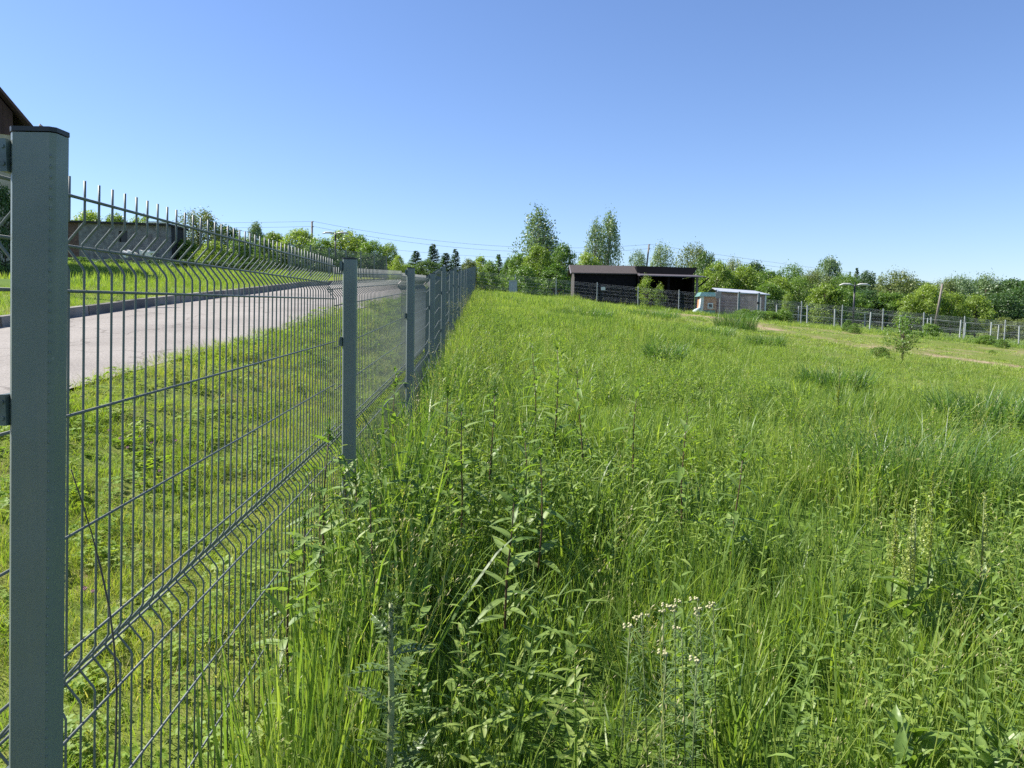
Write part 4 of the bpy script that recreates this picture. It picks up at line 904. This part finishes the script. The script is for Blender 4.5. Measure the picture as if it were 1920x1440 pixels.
def strew(x0, x1, y0, y1, dens, seed):
    gg = np.random.default_rng(seed); n = int((x1-x0)*(y1-y0)*dens)
    return gg.uniform(x0, x1, n), gg.uniform(y0, y1, n), gg
TH = at_y(728, 1300, 1.9); CF = at_y(1270, 1180, 2.2)
def clearing(X, Y):
    return np.minimum(np.hypot(X-TH.x, Y-1.72)/.34, np.hypot((X-CF.x)/1.3, Y-1.95)/.34)
def in_view(X, Y, pad=1.5): return np.abs(X) < np.maximum(Y, 0)*.72+pad+.6
def tall_mult(X, Y):
    """how high the field grass stands: low on the track and the grazed strip, patchy elsewhere"""
    td = track_dist(X, Y); bt = beyond_track(X, Y)
    mlt = .42+.72*fbm(X*.32+40, Y*.32)+.5*(fbm(X*1.15+7, Y*1.15+31)-.28)
    mlt = mlt+ss((X-1.7)/.8)*ss((7-X)/1)*(.55*np.exp(-((Y-5.3-.15*np.sin(X*3))/.5)**2)-.32*np.exp(-((Y-4.25-.15*np.sin(X*3))/.45)**2))-.5*np.exp(-((X-.3)/.28)**2-((Y-2.5)/.25)**2)
    short = np.maximum(np.exp(-(td/1.1)**4), .9*grazed(X, Y))
    return .86*np.clip(mlt, .35, 1.5)*(1-.80*short), short
def _dummy(): pass
def tint_of(X, Y, gg): return np.clip(-.06+.72*fbm(X*.22+3, Y*.22+60)+.3*vnoise(X*.7+11, Y*.7)+.1*grazed(X, Y)+.25*(fbm(X*1.1, Y*1.1)-.5)+gg.normal(0, .13, len(X)), 0, .95)

# field grass, rings of falling density
PP, SS, II, TT = [], [], [], []
for (y0, y1, dens, s, seed) in ((-.3, 4, 62, 1.0, 1), (4, 9, 40, 1.05, 2), (9, 18, 30, 1.0, 3)):
    xm = y1*.74+2.5; X, Y, gg = strew(-1.6, xm, y0, y1, dens, seed); xf = Xf(Y)
    ok = (X > xf+.04) & in_view(X, Y) & (np.hypot(X, Y-.0) > .75); X, Y = X[ok], Y[ok]; mlt, short = tall_mult(X, Y)
    nearf = np.exp(-((X-Xf(Y)-.1)/.5)**2)*np.interp(Y, [0, 1.2, 2, 12, 18], [.3, .8, 1, .9, .5]); mlt = np.maximum(mlt, 1.5*nearf)*(1+.25*nearf)
    mlt *= np.interp(Y-(X*.15), [0, 2.0, 3.5, 9], [.74, .85, .88, .72])
    mlt = mlt*np.clip(.45+.55*clearing(X, Y), 0, 1)
    ok = gg.uniform(size=len(X)) > short*.55; X, Y, mlt, short = X[ok], Y[ok], mlt[ok], short[ok]
    PP.append(np.stack([X, Y, H(X, Y)-.02], 1)); v = gg.uniform(.8, 1.2, len(X))*s
    SS.append(np.stack([v*(.7+.3*mlt), v*(.7+.3*mlt), v*mlt], 1)); II.append(gg.choice(12, len(X), p=[.11]*6+[.085]*3+[.085/3*1.0]*3 if False else np.array([.115]*6+[.05]*3+[.05]*3)/.99))
    II[-1] = np.where((II[-1] > 8) & (Y < 2.2), II[-1]-6, II[-1])
    TT.append(tint_of(X, Y, gg))
scatter('meadow_grass', 'long green meadow grass covering the field beside the fence', 'grass', cg, np.concatenate(PP), np.concatenate(SS), np.concatenate(II), np.concatenate(TT))
PP, SS, II, TT = [], [], [], []
for (y0, y1, dens, s, seed) in ((17, 30, 11, .95, 4), (30, 49, 5.5, 1.15, 5), (49, 64, 1.6, 1.6, 6)):
    xm = y1*.74+3; X, Y, gg = strew(-4, xm, y0, y1, dens, seed); ok = (X > Xf(Y)+.12) & in_view(X, Y, 3); X, Y = X[ok], Y[ok]; mlt, short = tall_mult(X, Y)
    mlt = np.where(Y > 49, mlt*.5, mlt)
    ok = (gg.uniform(size=len(X)) > short*.68) & (gg.uniform(size=len(X)) > 1.1*np.exp(-(track_dist(X, Y)/.7)**2)*ss((fbm(X*.45+2, Y*.9)-.3)*5)); X, Y, mlt = X[ok], Y[ok], mlt[ok]
    PP.append(np.stack([X, Y, H(X, Y)-.02], 1)); v = gg.uniform(.8, 1.25, len(X))*s
    crest = np.exp(-((Y-45)/3.0)**2)*ss((X-1)/2)*ss((14.5-X)/2); mlt = mlt*(.85+1.0*crest*vnoise(X*.9, Y*.9))
    SS.append(np.stack([v, v, v*mlt], 1)); II.append(gg.integers(0, 5, len(X))); TT.append(np.clip(tint_of(X, Y, gg)+.06, 0, .95))
# tall grass bank beyond the lane verge
X, Y, gg = strew(-60, -6, 6, 62, 2.2, 8); dk = Xk(Y)-X; ok = (dk > 2.6+.8*vnoise(Y*.5, X*0)) & (np.abs(X) < Y*.75+3); X, Y = X[ok], Y[ok]; v = gg.uniform(.8, 1.3, len(X))
PP.append(np.stack([X, Y, H(X, Y)-.02], 1)); SS.append(np.stack([v, v, v*.8], 1)); II.append(gg.integers(0, 5, len(X))); TT.append(np.clip(tint_of(X, Y, gg)+.15, 0, .93))
scatter('far_meadow_grass', 'distant rough grass on the upper field and the lane bank', 'grass', cf, np.concatenate(PP), np.concatenate(SS), np.concatenate(II), np.concatenate(TT))
# mown strip between fence and lane, far verge
PP, SS, II, TT = [], [], [], []
for (y0, y1, dens, s, seed) in ((.3, 6, 170, 1.0, 11), (6, 12, 95, 1.2, 12), (12, 24, 40, 1.7, 13)):
    X, Y, gg = strew(-5, -.5, y0, y1, dens, seed); ok = (X < Xf(Y)+.06) & (X > Xn(Y)-.05+.12*vnoise(Y*2, Y*0)) & in_view(X, Y); X, Y = X[ok], Y[ok]; v = gg.uniform(.7, 1.35, len(X))*s
    bare = ss((fbm(X*.9+5, Y*.9)-.55)*7); ok = gg.uniform(size=len(X)) > bare*.35; X, Y, v = X[ok], Y[ok], v[ok]
    PP.append(np.stack([X, Y, H(X, Y)-.008], 1)); SS.append(np.stack([v, v, v*(.6+.8*vnoise(X*1.3, Y*1.3))], 1)); II.append(gg.choice(8, len(X), p=[.158]*5+[.07]*3)); TT.append(np.clip(.02+.9*fbm(X*.5+8, Y*.5)+gg.normal(0, .15, len(X)), 0, 1))
X, Y, gg = strew(-26, -6, 5, 32, 16, 15); dk = Xk(Y)-X; ok = (dk > .18) & (dk < 3.4) & (np.abs(X) < Y*.75+2); X, Y = X[ok], Y[ok]; v = gg.uniform(1.2, 2.2, len(X))
PP.append(np.stack([X, Y, H(X, Y)-.008], 1)); SS.append(np.stack([v, v, v], 1)); II.append(gg.choice(5, len(X))); TT.append(np.clip(gg.normal(.3, .15, len(X)), 0, 1))
scatter('mown_grass', 'short mown grass and clover on the strips along the lane', 'grass', cm_, np.concatenate(PP), np.concatenate(SS), np.concatenate(II), np.concatenate(TT), .2)
# leafy herbs through the near grass
PP, SS, II, TT = [], [], [], []
for (y0, y1, dens, seed) in ((.9, 4.5, 52, 31), (4.5, 9, 30, 32), (9, 20, 14, 33)):
    X, Y, gg = strew(-1.6, y1*.74+2, y0, y1, dens, seed); patch = fbm(X*.7+77, Y*.7+3)+.24*np.exp(-((X+.45)/.5)**2)+.12*((X > 2) & (Y < 4))
    ok = (X > Xf(Y)+.08) & in_view(X, Y) & (patch > .47) & (np.hypot(X, Y) > 1.0) & (clearing(X, Y) > 1); X, Y = X[ok], Y[ok]; mlt, short = tall_mult(X, Y); v = gg.uniform(.8, 1.25, len(X))*(1-.5*short)
    v *= np.interp(Y-(X*.15), [0, 2.0, 3.5, 9], [.8, .92, 1.0, .9])*(1+.4*np.exp(-((X+.35)/.5)**2)*np.interp(Y, [1.5, 2.4, 4.5, 8], [0, 1, .9, .2]))
    PP.append(np.stack([X, Y, H(X, Y)-.02], 1)); SS.append(np.stack([v, v, v], 1)); II.append(gg.choice(9, len(X))); TT.append(np.clip(gg.normal(.5, .25, len(X)), 0, 1))
scatter('wild_herbs', 'leafy green wild herbs growing through the meadow grass', 'herbs', ch, np.concatenate(PP), np.concatenate(SS), np.concatenate(II), np.concatenate(TT), .1)
# flowering grass heads, thickest along the fence foot
PP, SS, II, TT = [], [], [], []
for (y0, y1, dens, seed) in ((.8, 6, 60, 41), (6, 24, 22, 42)):
    X, Y, gg = strew(-2, y1*.74+2, y0, y1, dens, seed); pr = .12+.8*np.exp(-((X-Xf(Y)-.15)/.35)**2)+.2*(fbm(X*.6, Y*.6+9) > .6)
    ok = (X > Xf(Y)+.03) & in_view(X, Y) & (gg.uniform(size=len(X)) < pr) & (np.hypot(X, Y) > 1.0); X, Y = X[ok], Y[ok]; v = gg.uniform(.75, 1.15, len(X))
    PP.append(np.stack([X, Y, H(X, Y)-.02], 1)); SS.append(np.stack([v, v, v], 1)); II.append(gg.choice(6, len(X))); TT.append(np.full(len(X), .95))
scatter('flowering_grass', 'thin brownish flowering grass heads along the fence foot', 'grass', cp, np.concatenate(PP), np.concatenate(SS), np.concatenate(II), np.concatenate(TT), .12)
# far-off wood closing the view
ct = mkcol('wood_trees')
for k, (kind, lf) in enumerate((('round', 'dark'), ('willow', 'olive'), ('round', 'mid'), ('willow', 'grey'), ('spruce', 'needle'))):
    me = TREES[kind][k % 2][0].copy(); me.materials.clear(); me.materials.append(LEAF[lf]); ct.objects.link(bpy.data.objects.new(f't{k}', me))
gg = np.random.default_rng(51); X = []; Y = []; Hh = []
for k in range(420):
    a = gg.uniform(-.80, .80); d = gg.uniform(105, 260)
    x = math.sin(a)*d; yv = math.cos(a)*d
    px = 960+F*x/yv
    top = np.interp(px, [-200, 330, 450, 740, 880, 1000, 1200, 1400, 1560, 1640, 1780, 1920, 2200], [470, 455, 462, 488, 505, 505, 510, 515, 520, 524, 526, 527, 530])+gg.uniform(-2, 26)
    z = h(x, yv); t = at_y(px, top, yv).z
    if t-z > 2: X.append(x); Y.append(yv); Hh.append(t-z)
X = np.array(X); Y = np.array(Y); Hh = np.array(Hh)
wd = np.minimum(Hh, 9)*gg.uniform(1.0, 1.5, len(X))
scatter('distant_wood', 'distant wood closing the view behind the field', 'wood', ct, np.stack([X, Y, H(X, Y)-.3], 1), np.stack([wd, wd, Hh], 1), gg.choice(5, len(X), p=[.3, .25, .15, .15, .15]), gg.uniform(size=len(X)), 0)

# ------------------------------------------------------------------ single plants
def lib_mesh(name, fn, mt):
    Vs, Fs, bs = [], [], []; fn(Vs, Fs, bs); m = bpy.data.meshes.new(name); m.from_pydata(Vs, [], Fs); m.update()
    a = m.attributes.new('bc', 'FLOAT', 'POINT'); a.data.foreach_set('value', np.array(bs, dtype=np.float32)); m.materials.append(mt); m.polygons.foreach_set('use_smooth', [True]*len(m.polygons)); return m
lance = lib_mesh('leaf', lambda V, Fc, b: leaf_strip(V, Fc, b, (0, 0, 0), (1, 0, .15), (0, 0, 1), .14, .028, .35, .6, 5), M['herb1'])
lance2 = lib_mesh('leaf', lambda V, Fc, b: leaf_strip(V, Fc, b, (0, 0, 0), (1, 0, .5), (0, 0, 1), .13, .034, .15, .9, 5), M['herb1'])
def budtop(V, Fc, b):
    gg = np.random.default_rng(5)
    for k in range(26):
        a = gg.uniform(0, 6.28); el = gg.uniform(-.2, 1.3); leaf_strip(V, Fc, b, (0, 0, gg.uniform(-.07, .02)), (math.cos(a)*math.cos(el), math.sin(a)*math.cos(el), math.sin(el)), (0, .1, 1), gg.uniform(.02, .045), .012, .1, gg.uniform(0, .5), 2)
bud = lib_mesh('bud_cluster', budtop, M['herb1'])
def tall_weed(px, top, Y, nleaf, label, seed, group=None):
    gg = np.random.default_rng(seed); t = at_y(px, top, Y); z0 = h(t.x, Y); ht = t.z-z0
    o = empty('tall_weed', (t.x, Y, z0)); tag(o, label, 'weed', group)
    ln = gg.normal(0, .03, 2); pt = lambda f: Vector((-ln[0]*(1-f)+.012*math.sin(5*f+seed), -ln[1]*(1-f), ht*f))
    MB().tube([pt(f) for f in (0, .25, .5, .75, 1)], [.0055, .005, .0042, .003, .0018], 6).build('stem', M['redstem'], o, True)
    a = gg.uniform(0, 6.28)
    for k in range(nleaf):
        f = .22+.75*k/nleaf; a += 2.4+gg.normal(0, .25); s = (1.45-.7*f)*gg.uniform(.85, 1.3)
        obj('leaf', lance if gg.uniform() < .6 else lance2, o, pt(f), (gg.uniform(-.3, .3), gg.uniform(-.55, .35), a), s)
    obj('bud_cluster', bud, o, pt(1), (0, 0, a), gg.uniform(.8, 1.3))
W = [(740, 702, 4.0, 22, 'tall leafy weed with reddish stem beside the second fence post'), (836, 722, 4.3, 20, 'tall weed with dark bud top, next out from the fence weed'),
     (925, 722, 4.6, 18, 'slim reddish-stemmed weed right of the two fence-side weeds'), (1045, 640, 5.6, 26, 'tallest branching weed standing in the middle of the meadow'),
     (1000, 648, 6.0, 24, 'pale-leaved weed just left of the tallest meadow weed'), (1085, 695, 5.2, 20, 'dark leafy weed just right of the tallest meadow weed'),
     (1197, 722, 5.0, 18, 'slender upright weed alone in the mid meadow'), (1287, 768, 4.3, 20, 'brown-topped weed with reddish stem in the mid meadow'),
     (1390, 842, 3.9, 20, 'bushy-topped weed on a reddish stem right of the brown-topped one'), (982, 802, 3.9, 16, 'short weed with pale upright leaf below the slim weed'),
     (1016, 838, 3.5, 18, 'weed with a dense pale bud spike in front of the tallest weed'), (870, 770, 3.7, 18, 'leafy weed between the two fence-side weeds and the slim weed'),
     (620, 800, 3.1, 20, 'leafy weed pressed against the mesh by the second post'), (690, 905, 2.8, 20, 'low bushy weed in front of the second fence post'), (960, 915, 2.9, 22, 'bright leafy weed in the near meadow grass')]
W += [(640, 868, 3.25, 20, 'leafy weed covering the foot of the second fence post'), (668, 880, 3.1, 18, 'thin weed standing just right of the second post foot'), (606, 925, 2.9, 20, 'bushy weed growing through the mesh left of the second post'),
     (575, 965, 2.65, 18, 'weed with drooping leaves along the fence foot'), (548, 1010, 2.4, 18, 'short leafy weed along the fence foot nearer the corner post'), (715, 860, 3.4, 20, 'dense leafy weed between the second post and the fence-side weeds')]
for k, (px, top, Y, n, lb) in enumerate(W): tall_weed(px, top, Y, n, lb, 900+k)
# docks with yellow-green seed spikes
def spike(V, Fc, b, L=.34):
    gg = np.random.default_rng(9)
    for k in range(420):
        f = gg.uniform(); rr = .021*(1-.75*f)*(.75+.5*abs(math.sin(f*19)))*gg.uniform(.3, 1); a = gg.uniform(0, 6.28); c = Vector((rr*math.cos(a), rr*math.sin(a), -L*(1-f))); q = len(V); r = gg.uniform(.0028, .0055)
        d = Vector(gg.normal(0, 1, 3)).normalized(); u = d.cross(Vector((.3, .5, .8))).normalized(); V += [tuple(c+d*r), tuple(c+u*r), tuple(c-d*r), tuple(c-u*r)]; Fc.append((q, q+1, q+2, q+3)); b += [gg.uniform()]*4
spk = lib_mesh('seed_spike', spike, M['dockseed'])
dockL = lib_mesh('leaf', lambda V, Fc, b: leaf_strip(V, Fc, b, (0, 0, 0), (1, 0, .35), (0, 0, 1), .26, .07, .25, .5, 7), M['dockleaf'])
def dock(px, top, Y, lb, s=1, grp=None, seed=0):
    gg = np.random.default_rng(seed+60); t = at_y(px, top, Y); z0 = h(t.x, Y); ht = t.z-z0; o = empty('dock_plant', (t.x, Y, z0)); tag(o, lb, 'dock plant', grp)
    MB().tube([(0, 0, 0), (.01, 0, ht*.5), (0, 0, ht)], [.006, .005, .002], 6).build('stem', M['stem'], o, True)
    obj('seed_spike', spk, o, (0, 0, ht), (gg.normal(0, .04), gg.normal(0, .04), gg.uniform(0, 6)), (s, s, s*gg.uniform(.9, 1.25)))
    for k in range(2): obj('seed_spike', spk, o, (.02*(2*k-1), .01, ht*.72), (gg.normal(0, .05), .25*(2*k-1), 1), (s*.7, s*.7, s*.45))
    for k in range(5): obj('leaf', dockL, o, (0, 0, .05+k*.06), (0, gg.uniform(-.8, -.2), k*2.4+gg.uniform(-.3, .3)), gg.uniform(.6, .9))
for k, (px, top, Y, s) in enumerate([(1681, 912, 3.3, 1), (1718, 938, 3.25, .9), (1710, 952, 3.2, 1), (1750, 886, 3.4, 1.1)]): dock(px, top, Y, 'dock with yellow-green seed spike in the small group of spikes', s, 'dock spikes standing together', k)
dock(1846, 924, 3.35, 'lone dock with yellow-green seed spike right of the group of spikes', 1, None, 8)
dock(1574, 688, 8.0, 'pale flowering spike standing alone beyond the near tussocks', 1.3, None, 9)
# thistle
def thistle():
    Y = 1.95; t = at_y(738, 1132, Y); z0 = h(t.x, Y); ht = t.z-z0; o = empty('thistle', (t.x, Y, z0)); tag(o, 'spiny thistle with thick pale stem and bud cluster near the fence', 'thistle')
    pt = lambda f: Vector((-.03*(1-f)+.01*math.sin(f*4), .0, ht*f)); gg = np.random.default_rng(77)
    MB().tube([pt(f) for f in (0, .3, .6, .85, 1)], [.011, .010, .0085, .007, .005], 8).build('stem', M['palestem'], o, True)
    hs = MB()
    for k in range(420):
        f = gg.uniform(.1, 1); a = gg.uniform(0, 6.28); p = pt(f); d = Vector((math.cos(a), math.sin(a), gg.uniform(-.3, .6))); s = Vector((-math.sin(a), math.cos(a), 0))*.0006; q = p+d*.008; e = p+d*gg.uniform(.014, .024); hs.add([q-s, q+s, e], [(0, 1, 2)])
    tag(hs.build('spines', M['palestem'], o), kind='stuff')
    def tl(V, Fc, b):
        for k in range(9):
            f = k/8; L = .05*(1-.6*f)
            for sg in (-1, 1): leaf_strip(V, Fc, b, (.16*f, 0, .03*math.sin(f*3)), (.55, sg, .3), (0, 0, 1), L, .016, .2, .3+.4*f, 2)
        leaf_strip(V, Fc, b, (0, 0, 0), (1, 0, .15), (0, 0, 1), .2, .02, .1, .6, 5)
    lm = lib_mesh('leaf', tl, M['thistleleaf'])
    for k in range(15): f = .05+.86*k/15; obj('leaf', lm, o, pt(f), (gg.uniform(-.4, .4), gg.uniform(-.8, .0), k*2.4), (1.15-.6*f))
    def hd(V, Fc, b):
        g3 = np.random.default_rng(3)
        for k in range(120):
            a = g3.uniform(0, 6.28); el = g3.uniform(-.7, 1.5); d = Vector((math.cos(a)*math.cos(el), math.sin(a)*math.cos(el), math.sin(el))); leaf_strip(V, Fc, b, tuple(d*.011), tuple(d+Vector((0, 0, .35))), (.2, .3, 1), .016, .0045, 0, g3.uniform(0, .6), 2)
    hm = lib_mesh('flower_bud', hd, M['thistleleaf'])
    for dx, dz, s in ((0, .0, 1.2), (.016, -.03, .9), (-.018, -.045, .9), (.022, -.07, .7), (-.012, -.085, .7)): obj('flower_bud', hm, o, pt(1)+Vector((dx, gg.uniform(-.01, .01), dz)), (0, dx*15, 0), s)
thistle()
# cream-flowered stems
def feather(V, Fc, b):
    g3 = np.random.default_rng(14)
    for k in range(70):
        z = -.02-.38*g3.uniform(); a = g3.uniform(0, 6.28); leaf_strip(V, Fc, b, (0, 0, z), (math.cos(a), math.sin(a), .6), (0, 0, 1), g3.uniform(.02, .05), .0045, .2, g3.uniform(0, .7), 2)
fe = lib_mesh('feathery_leaves', feather, M['thistleleaf'])
fh = MB(); g3 = np.random.default_rng(4)
for k in range(9):
    a = g3.uniform(0, 6.28); r = .017*math.sqrt(g3.uniform()); c = (r*math.cos(a), r*math.sin(a), g3.uniform(-.004, .004)); fh.tube([(c[0], c[1], c[2]-.005), (c[0], c[1], c[2]), (c[0], c[1], c[2]+.003)], [.003, .0055, .002], 6)
fh = fh.mesh('flower_head', M['cream'], True)
for k, (px, top, Y) in enumerate([(1203, 1152, 2.15), (1243, 1138, 2.2), (1265, 1127, 2.25), (1308, 1125, 2.25), (1311, 1142, 2.2), (1337, 1131, 2.3), (1278, 1180, 2.1), (1250, 1224, 2.0), (1306, 1240, 1.95), (1182, 1172, 2.1)]):
    t = at_y(px, top, Y); z0 = h(t.x, Y); ht = t.z-z0; o = empty('flowering_herb', (t.x, Y, z0)); tag(o, 'feathery herb stem topped by small cream flower heads in the near grass', 'wildflower', 'cream-flowered stems standing together')
    MB().tube([(random.uniform(-.05, .05), 0, 0), (0, 0, ht)], [.0025, .0016], 5).build('stem', M['stem'], o, True); obj('feathery_leaves', fe, o, (0, 0, ht), (0, 0, k))
    for q in range(random.randint(1, 3)): obj('flower_head', fh, o, (random.uniform(-.014, .014), random.uniform(-.01, .01), ht-q*.014), (random.uniform(-.3, .3), random.uniform(-.3, .3), q), random.uniform(.55, .8))
# broad-leaved rosette, bottom right
def broad(V, Fc, b):
    o = len(V); n = 8
    for s in range(n+1):
        f = s/n; c = Vector((.30*f, 0, .17*f-.12*f*f)); wd = .075*math.sin(math.pi*min(.98, .1+.9*f)**.8)*(1 if f > .25 else .25+f*2)*.8
        for t in (-1, -.5, 0, .5, 1): V.append(tuple(c+Vector((0, wd*t, .22*wd*abs(t)+.006*math.sin(s*2.3+t*4)))))
        b += [.5]*5
        if s:
            for k in range(4): q = o+5*(s-1)+k; Fc.append((q, q+1, q+6, q+5))
bl = lib_mesh('leaf', broad, M['dockleaf'])
for k, (px, py, n, s, lb) in enumerate([(1700, 1395, 22, .42, 'broad-leaved green dock rosette in the short near grass'), (1790, 1370, 22, .42, 'upright broad-leaved rosette beside the first dock rosette'), (1885, 1425, 20, .42, 'pale broad-leaved rosette right of the upright one'), (1640, 1330, 12, .36, 'small broad-leaved rosette behind the dock rosettes')]):
    p = at_y(px, py, 2.25); z0 = h(p.x, 2.25); o = empty('broadleaf_plant', (p.x, 2.25-.12*(k % 2), z0+.12)); tag(o, lb, 'plant')
    for q in range(n): obj('leaf', bl, o, (random.uniform(-.03, .03), random.uniform(-.03, .03), random.uniform(-.05, .1)), (random.uniform(-.4, .4), random.uniform(-1.0, -.15), q*2.4+random.uniform(-.4, .4)), s*random.uniform(.6, 1.05))
    MB().tube([(0, 0, -.15), (0, 0, .05)], .012, 6).build('stem', M['stem'], o)
# dark grass tussocks
def tussock(px, py, Y, r, ht, lb, seed):
    gg = np.random.default_rng(seed); p = at_y(px, py, Y); z0 = h(p.x, Y); Vs, Fs, bs = blades(gg, int(700), r, ht*.4, ht, .005 if Y < 8 else .009, .010 if Y < 8 else .016, .22, .32, 4)
    m = bpy.data.meshes.new('grass_tussock'); m.from_pydata(Vs, [], Fs); m.update(); a = m.attributes.new('bc', 'FLOAT', 'POINT'); a.data.foreach_set('value', np.array(bs, dtype=np.float32)*.8); m.materials.append(M['tuss']); m.polygons.foreach_set('use_smooth', [True]*len(m.polygons))
    tag(obj('grass_tussock', m, loc=(p.x, Y, z0-.02)), lb, 'tussock')
M['tuss'] = leafmat('tussock_blades', [(0, (.042, .10, .028)), (.5, (.10, .19, .042)), (1, (.19, .29, .06))], .42, .4, obj_rand=.2)
for k, a in enumerate([(1700, 880, 5.6, .62, .8, 'large arching grass tussock in the near right meadow'), (1850, 800, 8.4, .55, .6, 'grass tussock with a dark hollow side behind the large tussock'), (1870, 915, 5.2, .5, .6, 'arching grass tussock right of the large tussock'), (1247, 680, 13, .32, .55, 'small dark grass tussock alone in the mid field'), (1565, 722, 11.5, .5, .5, 'grass tussock below the pale flowering spike'), (1380, 612, 30, .8, 1.0, 'bushy grass tussock at the start of the dirt track'), (1330, 630, 24, .8, .42, 'low grass tussock left of the dirt track bend'), (1435, 640, 20, .5, .42, 'low grass tussock below the dirt track bend'), (1090, 590, 26, 1.1, .5, 'wide grass tussock on the rise below the dark shed'), (1220, 585, 32, 1.2, .55, 'tall grass tussock below the black shelter')]): tussock(*a, 700+k)
# pink clover heads in the mown strip
cl = MB(); 
for k in range(28):
    a = k*2.4; el = -1+2*(k+.5)/28; rr = math.sqrt(1-el*el); d = Vector((rr*math.cos(a), rr*math.sin(a), el)); u = d.orthogonal().normalized(); cl.add([d*.004+u*.002, d*.004-u*.002, d*.0105], [(0, 1, 2)])
clm = cl.mesh('flower_head', M['pink']); cs = MB().tube([(0, 0, -.12), (0, 0, 0)], .0012, 4).mesh('stem', M['stem'])
for k, (px, py) in enumerate([(205, 826), (262, 838), (285, 850), (208, 828), (226, 842), (175, 1145), (160, 1140), (300, 905), (240, 860), (330, 845)]):
    p = ground_hit(px, py+8, 20); o = empty('clover_flower', (p.x, p.y, p.z)); tag(o, 'small pink clover flower in the mown strip behind the mesh', 'flower', 'pink clover flowers behind the mesh'); obj('flower_head', clm, o, (0, 0, .11), scl=random.uniform(.9, 1.3)); obj('stem', cs, o, (0, 0, .11))
